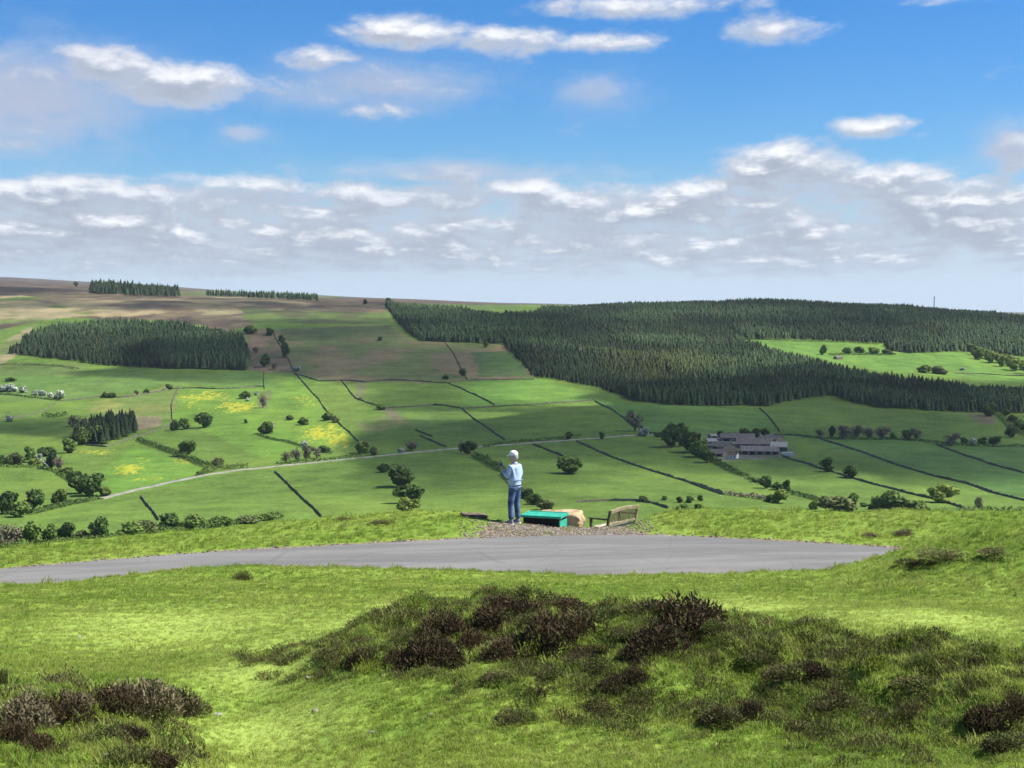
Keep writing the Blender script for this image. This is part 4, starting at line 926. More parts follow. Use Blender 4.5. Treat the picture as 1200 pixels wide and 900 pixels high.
hedge([(0, 462), (20, 464), (45, 467), (72, 470)], 2.2, 1.5, 'dark', 'dark hedge under the row of white hawthorns')
hedge([(0, 603), (35, 603), (60, 597), (85, 591), (113, 585)], 3.2, 2.2, 'dark', 'dark hedge running from the left edge to the end of the lane', 12)
hedge([(0, 547), (20, 548), (45, 548), (66, 553), (80, 562), (95, 575)], 2.4, 1.8, 'mid', 'green hedge bending down from the left edge to the big dark clump')
hedge([(556, 535), (566, 540), (576, 546), (590, 553)], 4.6, 3.2, 'dark', 'thick dark hedge running down behind the phone of the man', 16)
hedge([(590, 556), (600, 566), (610, 577), (622, 587)], 3.0, 2.6, 'dark', 'dark hedge running down behind the legs of the man', 12)
hedge([(566, 524), (590, 521), (620, 518), (650, 515), (680, 512)], 2.8, 1.8, 'dark', 'dark hedge along the upper side of the lane above the man')
hedge([(838, 541), (845, 546), (857, 552), (872, 558)], 3.6, 2.4, 'dark', 'dark hedge running down from the farm clump', 12)
hedge([(872, 559), (893, 567), (925, 578), (945, 583), (962, 588)], 2.8, 2.0, 'dark', 'dark hedge in front of the farm ending at the bank', 9)
hedge([(850, 580), (868, 582), (885, 584), (900, 587)], 2.6, 2.0, 'bare', 'brown hedge leading to the bright sunlit round tree', 12)
hedge([(940, 513), (985, 515), (1040, 515), (1075, 517), (1100, 520)], 2.6, 1.8, 'dark', 'long dark hedge under the leafless row right of the farm', 9)
hedge([(1100, 520), (1140, 523), (1170, 524), (1210, 524)], 2.6, 1.8, 'dark', 'dark hedge from the pinkish brown tree to the right edge', 9)
hedge([(1125, 600), (1150, 598), (1175, 599), (1205, 600)], 3.2, 2.4, 'mid', 'green hedge just over the bank at the right edge', 9)
hedge([(868, 398), (930, 400), (1000, 402), (1030, 404)], 3.5, 2.5, 'mid', 'pale green hedge at the foot of the upper plantation', 9)
hedge([(970, 416), (1000, 416), (1050, 416)], 3.0, 2.0, 'dark', 'dark hedge parting the two far lit fields', 9)
hedge([(0, 428), (45, 428), (75, 430), (90, 433)], 2.4, 4.0, 'olive', 'strip of olive scrub below the left plantation')
hedge([(0, 646), (40, 642), (80, 638), (120, 634), (160, 630), (200, 626), (250, 618), (300, 611), (330, 607)], 3.6, 3.0, 'mid', 'low green hedge joining the trees behind the left bank', 14)
hedge([(1168, 486), (1178, 494), (1190, 505), (1205, 512)], 3.5, 3.5, 'mid', 'green hedge falling from the plantation corner to the right edge', 10)
# ------------------------------------------------------------------ drystone walls
STONE = mat('dark_drystone', (.15, .15, .105), var=.6, scale=.8, bump=.05)
def wall(pts, label, h=1.15, th=.4):
    S = along(pts, 2.6); V, F = [], []
    for i, p in enumerate(S):
        d = S[min(i + 1, len(S) - 1)] - S[max(i - 1, 0)]; n = Vector((-d.y, d.x, 0)).normalized(); hh = h * (1 + .9 * float(perlin(np.array([p.x * .31]), np.array([p.y * .23]))[0]) + .4 * float(perlin(np.array([p.x * .05]), np.array([p.y * .05]))[0]))
        for s, z in ((-1, -.4), (-1, .05), (-.62, hh), (-.3, hh + .14), (.3, hh + .14), (.62, hh), (1, .05), (1, -.4)): V.append(tuple(p + n * (s * th * .55) + Vector((0, 0, z))))
        if i:
            for k in range(7): a = (i - 1) * 8 + k; F.append((a, a + 1, a + 9, a + 8))
    e = (len(S) - 1) * 8
    me = np_mesh('drystone_wall', V, np.array(F + [(0, 1, 6, 7), (1, 2, 5, 6), (2, 3, 4, 5), (e + 7, e + 6, e + 1, e), (e + 6, e + 5, e + 2, e + 1), (e + 5, e + 4, e + 3, e + 2)]))
    tag(link('drystone_wall', me, STONE), label, 'wall', 'drystone walls between the fields', 'thing')
wall([(320, 390), (330, 408), (340, 425), (345, 437)], 'wall with dark shrubs on it coming down off the moor')
wall([(345, 437), (358, 451), (373, 467), (383, 482), (400, 499), (411, 508), (422, 519)], 'long diagonal wall dropping through the buttercups from the moor corner')
wall([(400, 446), (406, 453), (417, 467), (430, 472), (440, 475)], 'short wall dropping to the dark bush where four walls meet')
wall([(345, 438), (375, 447), (403, 446), (428, 448), (450, 446), (493, 447), (522, 449), (547, 446), (600, 445), (625, 445)], 'long level wall at the foot of the bracken slope')
wall([(525, 449), (540, 455), (555, 462), (580, 475)], 'diagonal wall from the pale bush down into the shaded pastures')
wall([(452, 478), (480, 477), (507, 475), (525, 476), (542, 479), (560, 478), (580, 477), (620, 475), (660, 472), (695, 469)], 'level wall across the shaded pastures below the lit strip')
wall([(542, 480), (550, 486), (558, 493), (575, 504), (592, 516)], 'diagonal wall reaching the lane above the man')
wall([(697, 470), (710, 477), (720, 482), (730, 489), (738, 496)], 'short diagonal wall under the tip of the plantation')
wall([(675, 517), (695, 526), (717, 536), (740, 544), (758, 550), (800, 563), (847, 580)], 'long diagonal wall right of the lone oak')
wall([(522, 402), (530, 412), (535, 421), (542, 435), (548, 446)], 'wall running straight down the bracken slope past a small dark tree')
wall([(890, 478), (897, 485), (903, 491), (914, 506)], 'wall dropping from the plantation to the back of the farm')
wall([(905, 510), (923, 510), (957, 513), (985, 522), (1013, 531), (1040, 541), (1067, 550), (1133, 567), (1205, 588)], 'longest diagonal wall from the farm to the right edge')
wall([(917, 535), (940, 542), (960, 549), (990, 558), (1017, 566), (1045, 573), (1067, 579), (1098, 586), (1130, 596)], 'diagonal wall passing two dark trees down to the sunlit spreading tree')
wall([(1097, 521), (1115, 528), (1133, 535), (1160, 544), (1205, 556)], 'diagonal wall in the shaded field under the white hawthorn at the right')
wall([(165, 582), (174, 594), (186, 610)], 'short wall falling from the lane at its left end')
wall([(322, 553), (337, 567), (350, 580), (377, 606)], 'wall falling from the lane gateway to the near bank')
wall([(73, 470), (95, 468), (117, 465), (140, 466), (160, 464), (180, 460), (200, 456)], 'wall along the top of the rough yellow field')
wall([(200, 456), (228, 455), (255, 456), (280, 455), (300, 453), (310, 453)], 'level wall along the top of the buttercup field')
wall([(210, 452), (206, 462), (201, 474), (202, 492)], 'crooked wall between the rough yellow field and the buttercups')
wall([(310, 435), (309, 445), (310, 456)], 'short upright wall at the foot of the brown slope')
wall([(487, 504), (494, 507), (507, 512)], 'broken upper piece of wall above the lane')
wall([(492, 511), (506, 517), (523, 524)], 'broken lower piece of wall touching the lane')
wall([(780, 556), (797, 562), (813, 567), (830, 572), (847, 578)], 'short wall in the lit field below the farm clump')
wall([(1117, 438), (1150, 438), (1175, 440), (1210, 441)], 'level wall on the far lit field near the right edge')
wall([(677, 589), (710, 587), (745, 587), (765, 590), (783, 596)], 'curving wall in the field above the bench')
wall([(782, 508), (760, 508), (750, 500), (738, 497)], 'short wall round the tall leafless tree on the lane')
wall([(64, 472), (55, 480), (30, 488), (0, 492)], 'wall slanting left from the end of the blossom row')
wall([(100, 522), (125, 524), (160, 512), (190, 503), (205, 493)], 'wall round the foot of the small mixed wood')
wall([(660, 535), (640, 527), (625, 521)], 'faint short wall running up to the lane behind the lone oak')
# ------------------------------------------------------------------ lane
LANE = [(118, 585), (135, 580), (160, 574), (200, 565), (240, 557), (280, 551), (313, 548), (340, 545), (380, 541), (420, 537), (450, 534), (480, 531), (520, 527), (560, 524), (600, 521), (640, 518), (680, 515), (720, 512), (760, 510), (790, 512), (830, 522)]
def build_lane():
    S = along(LANE, 5.0); V, F = [], []
    for i, p in enumerate(S):
        d = S[min(i + 1, len(S) - 1)] - S[max(i - 1, 0)]; n = Vector((-d.y, d.x, 0)).normalized(); w_ = 2.7 * (1 if p.x < -150 else .75)
        for s in (-1, -.4, .4, 1): q = p + n * s * w_; V.append((q.x, q.y, max(Hs(q.x, q.y), p.z - .3) + (.55 if abs(s) < 1 else .05)))
        if i:
            for k in range(3): a = (i - 1) * 4 + k; F.append((a, a + 1, a + 5, a + 4))
    m = mat('pale_lane_surface', (.27, .26, .22), var=.4, scale=.15, objspace=False)
    tag(link('lane', np_mesh('lane', V, np.array(F), True), m), kind='structure')
build_lane()
# ================================================================== near turf, heather, stones
def grass_mat():
    m = bpy.data.materials.new('grass_blades'); m.use_nodes = True; q = NT(m.node_tree); b = q.n['Principled BSDF']
    b.inputs['Roughness'].default_value = .6; b.inputs['Specular IOR Level'].default_value = .25
    P = q.node('ShaderNodeNewGeometry').outputs['Position']; oi = q.node('ShaderNodeObjectInfo').outputs['Random']
    n1 = q.noise(P, .45, 5, .6); n2 = q.noise(P, 3.0, 5, .7)
    c = q.mix(q.mapr(n1, .35, .65), (.20, .30, .038), (.31, .38, .07)); c = q.mix(q.mapr(n2, .45, .68, 0, .6), c, (.15, .25, .025))
    lt = q.node('ShaderNodeAttribute', attribute_name='lite', attribute_type='INSTANCER').outputs['Fac']
    c = q.mix(q.math('MULTIPLY', lt, .75, clamp=True), c, (.46, .53, .13)); c = q.mix(q.math('MULTIPLY', lt, -.55, clamp=True), c, (.13, .17, .03))
    dry = q.attr('dry', 'Fac'); c = q.mix(q.math('MULTIPLY', dry, .8), c, (.27, .23, .085))
    c = q.vmath('SCALE', c, q.mapr(oi, 0, 1, .72, 1.28, False))
    c = q.mix(q.mapr(oi, .93, .95, 0, .6), c, (.30, .27, .11))
    q.l.new(c, b.inputs['Base Color']); tr = q.node('ShaderNodeBsdfTranslucent'); q.l.new(c, tr.inputs[0])
    mx = q.node('ShaderNodeMixShader', {0: .5}); q.l.new(b.outputs[0], mx.inputs[1]); q.l.new(tr.outputs[0], mx.inputs[2]); q.l.new(mx.outputs[0], q.n['Material Output'].inputs[0]); return m
GRASS = grass_mat()
def tuft(seed, n=20, spread=1.25, lean=.85, wd=.055):
    rng = random.Random(seed); V, F, D = [], [], []
    for i in range(n):
        a = rng.uniform(0, 6.28); r = spread * math.sqrt(rng.random()); x, y = math.cos(a) * r, math.sin(a) * r
        h = rng.uniform(.55, 1.15); l = lean * rng.uniform(.2, 1.2); b = rng.uniform(0, 6.28); px_, py_ = math.cos(b + 1.57) * wd, math.sin(b + 1.57) * wd
        ex, ey = math.cos(b) * l, math.sin(b) * l; o = len(V)
        V += [(x - px_, y - py_, -.15), (x + px_, y + py_, -.15), (x + ex * .4 + px_ * .8, y + ey * .4 + py_ * .8, h * .6), (x + ex * .4 - px_ * .8, y + ey * .4 - py_ * .8, h * .6), (x + ex, y + ey, h), (x + ex, y + ey, h)]
        F += [(o, o + 1, o + 2, o + 3), (o + 3, o + 2, o + 4, o + 5)]
        D += [float(rng.random() < .12)] * 6
    me = np_mesh('grass_tuft', V, np.array(F)); a_ = me.attributes.new('dry', 'FLOAT', 'POINT'); a_.data.foreach_set('value', D); me.materials.append(GRASS); return me
EXTRA = {}
def scatter(name, label_kind, P, S, ROT, IDX, meshes, N=None):
    coll = bpy.data.collections.new(name + '_sources')
    for k, me in enumerate(meshes): coll.objects.link(bpy.data.objects.new('%s_%d' % (me.name, k), me))
    me = bpy.data.meshes.new(name); me.vertices.add(len(P)); me.vertices.foreach_set('co', np.asarray(P, np.float32).ravel())
    for nm, ty, ar in [('sc', 'FLOAT', S), ('idx', 'INT', IDX)] + [(k_, 'FLOAT', v_) for k_, v_ in EXTRA.items() if len(v_) == len(P)]:
        a = me.attributes.new(nm, ty, 'POINT'); a.data.foreach_set('value', ar)
    a = me.attributes.new('rot', 'FLOAT_VECTOR', 'POINT'); a.data.foreach_set('vector', np.asarray(ROT, np.float32).ravel())
    o = bpy.data.objects.new(name, me); COL.objects.link(o); tag(o, kind='stuff')
    g = bpy.data.node_groups.new(name + '_scatter', 'GeometryNodeTree'); g.is_modifier = True
    g.interface.new_socket('Geometry', in_out='INPUT', socket_type='NodeSocketGeometry'); g.interface.new_socket('Geometry', in_out='OUTPUT', socket_type='NodeSocketGeometry')
    n, l = g.nodes, g.links; gi = n.new('NodeGroupInput'); go = n.new('NodeGroupOutput'); ip = n.new('GeometryNodeInstanceOnPoints'); ci = n.new('GeometryNodeCollectionInfo')
    ci.inputs['Collection'].default_value = coll; ci.inputs['Separate Children'].default_value = True; ci.inputs['Reset Children'].default_value = True
    def na(nm, ty): x = n.new('GeometryNodeInputNamedAttribute'); x.data_type = ty; x.inputs['Name'].default_value = nm; return x.outputs['Attribute']
    l.new(gi.outputs[0], ip.inputs['Points']); l.new(ci.outputs[0], ip.inputs['Instance']); ip.inputs['Pick Instance'].default_value = True
    l.new(na('idx', 'INT'), ip.inputs['Instance Index']); l.new(na('sc', 'FLOAT'), ip.inputs['Scale'])
    er = n.new('FunctionNodeEulerToRotation'); l.new(na('rot', 'FLOAT_VECTOR'), er.inputs[0]); l.new(er.outputs[0], ip.inputs['Rotation'])
    l.new(ip.outputs[0], go.inputs[0]); md = o.modifiers.new('scatter', 'NODES'); md.node_group = g; return o
def slopes(X, Y):
    e = .12; hx = (H(X + e, Y) - H(X - e, Y)) / (2 * e); hy = (H(X, Y + e) - H(X, Y - e)) / (2 * e); return hx, hy
# ---- heather and bilberry clumps
HEATH = []
def sprig_clump(seed, n=2400, tall=.34, kind=0):
    rng = np.random.default_rng(seed); V, F = [], []
    lob = [(rng.uniform(-.28, .28), rng.uniform(-.22, .22), rng.uniform(.55, 1.0)) for _ in range(6)]
    d = rng.normal(0, 1, (n, 3)); d[:, 2] = np.abs(d[:, 2]) * .8; d /= np.linalg.norm(d, axis=1)[:, None]
    for i in range(n):
        lx, ly, lh = lob[i % 6]; R0 = .26 * (.7 + .3 * lh)
        p = np.array([lx + d[i, 0] * R0, ly + d[i, 1] * R0, d[i, 2] * .62 * lh * rng.uniform(.6, 1)])
        g = d[i] * .5 + np.array([0, 0, .7]) + rng.normal(0, .35, 3); g /= np.linalg.norm(g); L = rng.uniform(.035, .095); s = np.cross(g, rng.normal(0, 1, 3)); s /= np.linalg.norm(s) + 1e-9; s *= .007
        o = len(V); q = p + g * L * .5 + rng.normal(0, .008, 3); e = p + g * L
        V += [p - s, p + s, q + s * 1.5, q - s * 1.5, e + s * .4, e - s * .4]; F += [(o, o + 1, o + 2, o + 3), (o + 3, o + 2, o + 4, o + 5)]
    # woody stems inside
    for i in range(26):
        a = rng.uniform(0, 6.28); r = rng.uniform(.05, .42); x, y = math.cos(a) * r, math.sin(a) * r
        tv, tf = tube([(x * .3, y * .3, -.08), (x * .8, y * .8, .16), (x * 1.05, y * 1.05, .42 * rng.uniform(.6, 1.0))], [.014, .009, .004], 4)
        o = len(V); V += [np.array(t) for t in tv]; F += [tuple(k + o for k in f) for f in tf]
    return np_mesh('heather_clump', np.array(V), np.array(F))
HM = [leaf_mat('old_heather', (.055, .040, .022), (.10, .072, .036), .15, 6.0), leaf_mat('heather_with_moss', (.10, .14, .03), (.12, .095, .045), .15, 5.0),
      leaf_mat('dead_heather', (.12, .10, .055), (.21, .18, .10), .1, 6.0), leaf_mat('bilberry', (.19, .26, .028), (.31, .36, .06), .42, 5.0)]
HV = {}
def clump(u, v, w, h, k, label, group, name='heather_clump'):
    p = ground(u, v, ymax=60); sc = p.y / F_PX; i = int(u + v) % 4
    if (i, k) not in HV:
        me = sprig_clump(400 + i * 7 + k); me.materials.append(HM[k]); HV[(i, k)] = me
    o = bpy.data.objects.new(name, HV[(i, k)]); COL.objects.link(o); W = w * sc * (1.42 if k != 1 else 1.6)
    o.scale = (W, W * 1.15, h * sc * (1.45 if k != 1 else 1.15) / .72); o.location = (p.x, p.y + W * .2, p.z - h * sc * .12); o.rotation_euler = (0, 0, (u * 13) % 6.28); tag(o, label, 'heather', group)
    HEATH.append((o.location.x, o.location.y, W * .36)); return o
GM, GL, GB = 'heather clumps on the central hummock', 'heather clumps on the lower left hummock', 'heather clumps along the road banks'
gen = 'dark brown heather tuft among the grass of the central hummock'; genl = 'grey-brown heather tuft on the lower left hummock'; gens = 'dark hollow-sided heather cushion on the lower right slope'
for (u, v, w_, h_, k, lb, g) in [
    (800, 742, 92, 42, 0, 'largest dark brown heather bush, domed, at the right end of the hummock', GM), (762, 762, 56, 34, 0, 'heather bush leaning on the left side of the largest one', GM), (828, 736, 56, 30, 0, 'heather bush forming the right shoulder of the largest one', GM),
    (845, 745, 30, 20, 1, gen, GM), (748, 775, 34, 22, 0, gen, GM), (738, 752, 34, 20, 1, gen, GM),
    (655, 752, 58, 40, 0, 'dark heather bush in the middle of the hummock between two larger groups', GM), (688, 735, 40, 26, 1, gen, GM), (640, 770, 40, 26, 0, gen, GM), (668, 722, 46, 20, 0, gen, GM),
    (605, 728, 52, 28, 0, gen, GM), (575, 735, 44, 26, 0, gen, GM), (628, 712, 50, 18, 1, gen, GM), (580, 716, 40, 16, 0, gen, GM), (600, 775, 56, 32, 0, gen, GM), (548, 760, 36, 22, 0, gen, GM),
    (520, 750, 46, 34, 0, 'dark heather bush at the top of the left group on the hummock', GM), (492, 780, 58, 42, 0, 'dark heather bush with deep shadow, largest of the left group on the hummock', GM), (468, 783, 34, 26, 0, gen, GM), (525, 785, 40, 28, 0, gen, GM), (418, 782, 28, 24, 0, 'small heather tuft standing alone left of the hummock', GM),
    (700, 790, 30, 20, 1, gen, GM), (722, 812, 40, 22, 0, gen, GM), (700, 838, 36, 20, 1, gen, GM), (690, 775, 32, 18, 0, gen, GM), (598, 850, 38, 20, 1, 'mossy heather cushion low on the front of the hummock', GM), (745, 800, 30, 18, 0, gen, GM), (640, 800, 34, 20, 1, gen, GM), (580, 800, 34, 18, 1, gen, GM),
    (850, 848, 50, 24, 1, 'wide dark heather cushion at the foot of the right slope', GM), (878, 842, 30, 20, 0, gens, GM), (935, 860, 34, 16, 1, gens, GM), (1030, 845, 34, 16, 1, gens, GM), (952, 795, 36, 22, 0, gens, GM), (918, 795, 32, 18, 1, gens, GM), (890, 780, 34, 16, 1, gens, GM), (990, 800, 40, 18, 1, gens, GM), (985, 830, 40, 16, 1, gens, GM), (1090, 810, 50, 18, 1, gens, GM),
    (1170, 856, 50, 32, 0, 'dark heather cushion near the right edge', GM), (1198, 842, 34, 30, 0, 'dark heather cushion cut by the right edge', GM), (1190, 880, 46, 22, 1, 'mossy heather cushion in the lower right corner', GM),
    (165, 836, 78, 46, 2, 'largest grey dead heather bush on the lower left hummock', GL), (128, 838, 52, 34, 0, genl, GL), (205, 838, 46, 28, 2, genl, GL), (100, 852, 40, 24, 0, genl, GL), (58, 848, 54, 32, 0, genl, GL), (20, 850, 60, 36, 2, 'grey dead heather bush at the left edge', GL),
    (222, 834, 34, 18, 1, genl, GL), (38, 880, 34, 20, 0, genl, GL), (112, 872, 44, 22, 1, genl, GL), (150, 868, 34, 18, 0, genl, GL), (188, 900, 36, 20, 0, genl, GL), (-2, 808, 16, 30, 1, 'tall green heather tuft cut by the left edge', GL), (8, 870, 40, 26, 0, genl, GL), (75, 830, 44, 18, 2, genl, GL),
    (283, 680, 15, 13, 1, 'single dark tuft on the grass lip below the road', GB), (405, 610, 18, 4, 1, 'low dark heather on the left bank above the road', GB), (445, 614, 18, 5, 1, 'dark heather tuft on the left bank near the gravel', GB),
    (1020, 630, 18, 5, 2, 'brown heather tuft on the right bank, left one of two', GB), (1060, 626, 22, 5, 2, 'brown heather tuft on the right bank, right one of two', GB),
    (1120, 655, 50, 8, 1, 'brown-tipped heather on top of the hump at the right', GB), (1080, 662, 34, 8, 1, 'mossy heather on the left side of the hump at the right', GB), (1170, 652, 44, 8, 1, 'mossy heather on the hump at the right edge', GB)]:
    clump(u, v, w_, h_, k, lb, g)
def relabel():
    items = [o for o in COL.objects if o.get('category') == 'heather']; uv = {}
    for o in items: uv[o.name] = project(np.array(o.location))
    from collections import Counter
    cnt = Counter(o['label'] for o in items); anchors = [o for o in items if cnt[o['label']] == 1]; used = set(cnt)
    for o in items:
        if cnt[o['label']] == 1: continue
        u, v = uv[o.name]; base = 'mossy heather tuft' if 'moss' in o.data.materials[0].name else ('grey heather tuft' if 'dead' in o.data.materials[0].name else 'dark heather tuft')
        done = False
        for far_ in ('', 'a little way ', 'some way ', 'well '):
            for a in sorted(anchors, key=lambda a: (uv[a.name][0] - u) ** 2 + 2 * (uv[a.name][1] - v) ** 2)[:4]:
                du, dv = u - uv[a.name][0], v - uv[a.name][1]; side = 'left' if du < 0 else 'right'; vert = 'above' if dv < 0 else 'below'
                rel = ('to the %s of' % side) if abs(du) > 2.5 * abs(dv) else (vert if abs(dv) > 1.5 * abs(du) else '%s and %s of' % (vert, side))
                core = a['label'].split(',')[0].split(' at the ')[0].split(' in the ')[0] if 'largest' in a['label'] else a['label'].split(',')[0]
                lb = ' '.join(('%s %s%s the %s' % (base, far_, rel, core)).split()[:16])
                if lb not in used: o['label'] = lb; used.add(lb); done = True; break
            if done: break
relabel()
# bilberry and moss cushions, one low carpet
rng = np.random.default_rng(5)
def carpet():
    me = []
    for i in range(3):
        m_ = sprig_clump(900 + i, 320); m_.name = 'bilberry_cushion'; m_.materials.append(HM[(3, 1, 0)[i]]); me.append(m_)
    P, S, Rr, I = [], [], [], []
    n = 0
    while n < 2500:
        x = rng.uniform(-3.6, 5.2); y = rng.uniform(5.6, 14.5)
        if rng.random() > ridge(np.array([x]), np.array([y]))[0] * 1.3 - .15: continue
        if y > road_far(x) - RW - .6 or y < 5: continue
        P.append((x, y, Hs(x, y) - .03)); S.append(rng.uniform(.10, .26)); Rr.append((0, 0, rng.uniform(0, 6.28))); I.append(int(rng.choice([0, 1, 2], p=[.82, .12, .06]))); n += 1
    scatter('low_bilberry', None, P, S, Rr, I, me)
carpet()
# ---- turf
def turf(n=110000):
    P = []
    Y = np.exp(rng.uniform(math.log(5.2), math.log(41), int(n * 1.4))); X = rng.uniform(-.40, .40, int(n * 1.4)) * (Y + .5)
    rf = road_far(X); onroad = (Y > rf - RW - .02) & (Y < rf + .12 + .2 * rng.random(len(X)))
    grav = (Y >= rf) & (np.abs(X - 1.15) < 2.25 + .5 * fbm(X * 2, Y * 2, 2)) & (rng.random(len(X)) > .06)
    onroad &= rng.random(len(X)) > .0
    gp = sstep((1.3 - np.abs((X - 1.1) / (2.3 + .3 * (rf + 1.5 - Y)))) / .5); grav = (Y >= rf) & (rng.random(len(X)) < gp * .93)
    k = ~onroad & ~grav
    for (hx, hy, hr) in HEATH: k &= ((X - hx) ** 2 + ((Y - hy) / 1.1) ** 2 > (hr * .8) ** 2)
    X, Y = X[k][:n], Y[k][:n]; Z = H(X, Y); rf = road_far(X)
    rough = np.zeros(len(X)) + .22
    for (bx, by_, rx, ry, h) in BUMPS[:12]: rough = np.maximum(rough, 1.15 * np.exp(-((X - bx) / rx / 1.35) ** 2 - ((Y - by_) / ry / 1.35) ** 2))
    rough = rough * .7; rg = ridge(X, Y); rough = np.maximum(rough, .8 * rg); rough = np.maximum(rough, .6 * (Y > rf)); rough = np.maximum(rough, .6 * np.exp(-((Y - rf + RW + .5) / .6) ** 2))
    rough = rough * (1 + .7 * fbm(X * 1.2, Y * .9, 3))
    S = (.019 + .019 * np.clip(rough, 0, 1.6)) * (np.maximum(Y, 7) / 9) ** .38 * rng.uniform(.7, 1.35, len(X))
    tall = rng.random(len(X)) < .015; S = np.where(tall, S * 2.0, S)
    Rt = np.stack([rng.normal(0, .18, len(X)), rng.normal(0, .18, len(X)), rng.uniform(0, 6.28, len(X))], -1)
    lite = np.zeros(len(X))
    for (px_, py_, pr) in PATH: lite = np.maximum(lite, np.exp(-((X - px_) / pr) ** 2 - ((Y - py_) / (pr * 1.6)) ** 2))
    S = S * (1 - .5 * lite); EXTRA['lite'] = lite - .2 * rg
    scatter('grass', None, np.stack([X, Y, Z], -1), S, Rt, rng.integers(0, 5, len(X)), [tuft(1), tuft(2), tuft(3, lean=1.1), tuft(4, 26, 1.4, .7), tuft(5, 16, .8, .9, .07)])
turf()
# ---- gravel chippings
def pebble_mesh(seed, sub=2, name='chipping'):
    r_ = random.Random(seed); bm = bmesh.new(); bmesh.ops.create_icosphere(bm, subdivisions=sub, radius=1)
    for v in bm.verts:
        n = v.co.copy(); v.co *= 1 + .22 * math.sin(n.x * 3 + seed) * math.cos(n.y * 4 + seed * 2) + r_.uniform(-.08, .08); v.co.z *= .62
    return bm_mesh(name, bm, sub > 2)
PEB = [mat('pale_chipping', (.33, .29, .23), var=.35, scale=3, objspace=True), mat('brown_chipping', (.20, .145, .10), var=.4, scale=3), mat('grey_chipping', (.23, .22, .20), var=.3, scale=3)]
pm = []
for i in range(3): m_ = pebble_mesh(i, 1); m_.materials.append(PEB[i]); pm.append(m_)
n = 3000; X = 1.1 + rng.normal(0, 1.3, n); X = X[np.abs(X - 1.1) < 2.35]; Y = road_far(X) + rng.uniform(-.15, 2.9, len(X)); k = len(X)
X2 = rng.uniform(-11, 9, 900); Y2 = road_far(X2) + rng.normal(.05, .12, 900); X = np.concatenate([X, X2]); Y = np.concatenate([Y, Y2])
scatter('gravel', None, np.stack([X, Y, H(X, Y) + .006], -1), rng.uniform(.010, .034, len(X)), np.stack([X * 0, X * 0, rng.uniform(0, 6, len(X))], -1), rng.integers(0, 3, len(X)), pm)
STM = pebble_mesh(9, 3, 'stone'); STM.materials.append(mat('pale_field_stone', (.48, .46, .42), var=.35, scale=4, bump=.02))
for (u, v, s, lb) in [(93, 747, 4, 'small pale stone alone on the left turf'), (505, 838, 5, 'pale stone beside the foot of the hummock'), (720 - 360, 794, 4, 'small stone in the trodden grass left of the hummock'), (735 - 365, 833, 5, 'larger pale stone in the trodden grass, near the worn path'),
                      (125, 885, 4, 'small white stone in front of the lower left hummock'), (968, 730, 5, 'grey stone on the turf right of the largest heather bush'), (436, 858, 4, 'stone in the grass below the hummock'), (255, 838, 6, 'brownish stone at the right side of the lower left hummock')]:
    p = ground(u, v, ymax=60); o = bpy.data.objects.new('stone', STM); COL.objects.link(o); sc = s * p.y / F_PX; o.scale = (sc, sc * .8, sc * .7); o.location = p; o.rotation_euler = (0, 0, u); tag(o, lb, 'stone', 'loose stones in the turf')
# ================================================================== man, panel, boulder, bench
def sheet(name, m, verts, faces, parent=None, smooth=True): return link(name, np_mesh(name, verts, np.array(faces), smooth), m, parent)
def ell_loft(rings, k=14):
    """rings: (cx, cy, z, rx, ry) -> closed smooth body"""
    V, F = [], []
    for (cx, cy_, z, rx, ry) in rings:
        for j in range(k): t = 2 * math.pi * j / k; V.append((cx + rx * math.cos(t), cy_ + ry * math.sin(t), z))
    for i in range(len(rings) - 1):
        for j in range(k): F.append((i * k + j, i * k + (j + 1) % k, (i + 1) * k + (j + 1) % k, (i + 1) * k + j))
    return V, F
def skin(name, verts, edges, radii, m, parent, sub=2):
    me = bpy.data.meshes.new(name); me.from_pydata(verts, edges, []); me.update(); o = link(name, me, m, parent)
    sk = o.modifiers.new('skin', 'SKIN'); sk.use_smooth_shade = True
    for i, r in enumerate(radii): me.skin_vertices[0].data[i].radius = r if isinstance(r, tuple) else (r, r)
    me.skin_vertices[0].data[0].use_root = True
    o.modifiers.new('sub', 'SUBSURF').levels = sub; o.modifiers['sub'].render_levels = sub
    dg_ = bpy.context.evaluated_depsgraph_get(); ev = o.evaluated_get(dg_); nm = bpy.data.meshes.new_from_object(ev); o.modifiers.clear(); o.data = nm; nm.name = name
    for p in nm.polygons: p.use_smooth = True
    return o
SKINM = mat('skin', (.50, .30, .22), rough=.6, var=.1, scale=20); HAIR = mat('grey_hair', (.42, .40, .38), var=.3, scale=60)
SHIRT = mat('light_blue_shirt', (.42, .55, .76), rough=.85, var=.2, scale=7, bump=.03); JEANS = mat('faded_blue_jeans', (.12, .19, .34), rough=.9, var=.78, scale=5, bump=.02, col2=(.018, .035, .09))
WHITE = mat('white_cotton', (.80, .80, .78), var=.08, scale=10); SHOE = mat('grey_suede', (.30, .28, .30), var=.4, scale=20); SOLE = mat('white_rubber', (.7, .7, .68)); DARK = mat('black_glass', (.012, .012, .014), rough=.25, spec=.5)
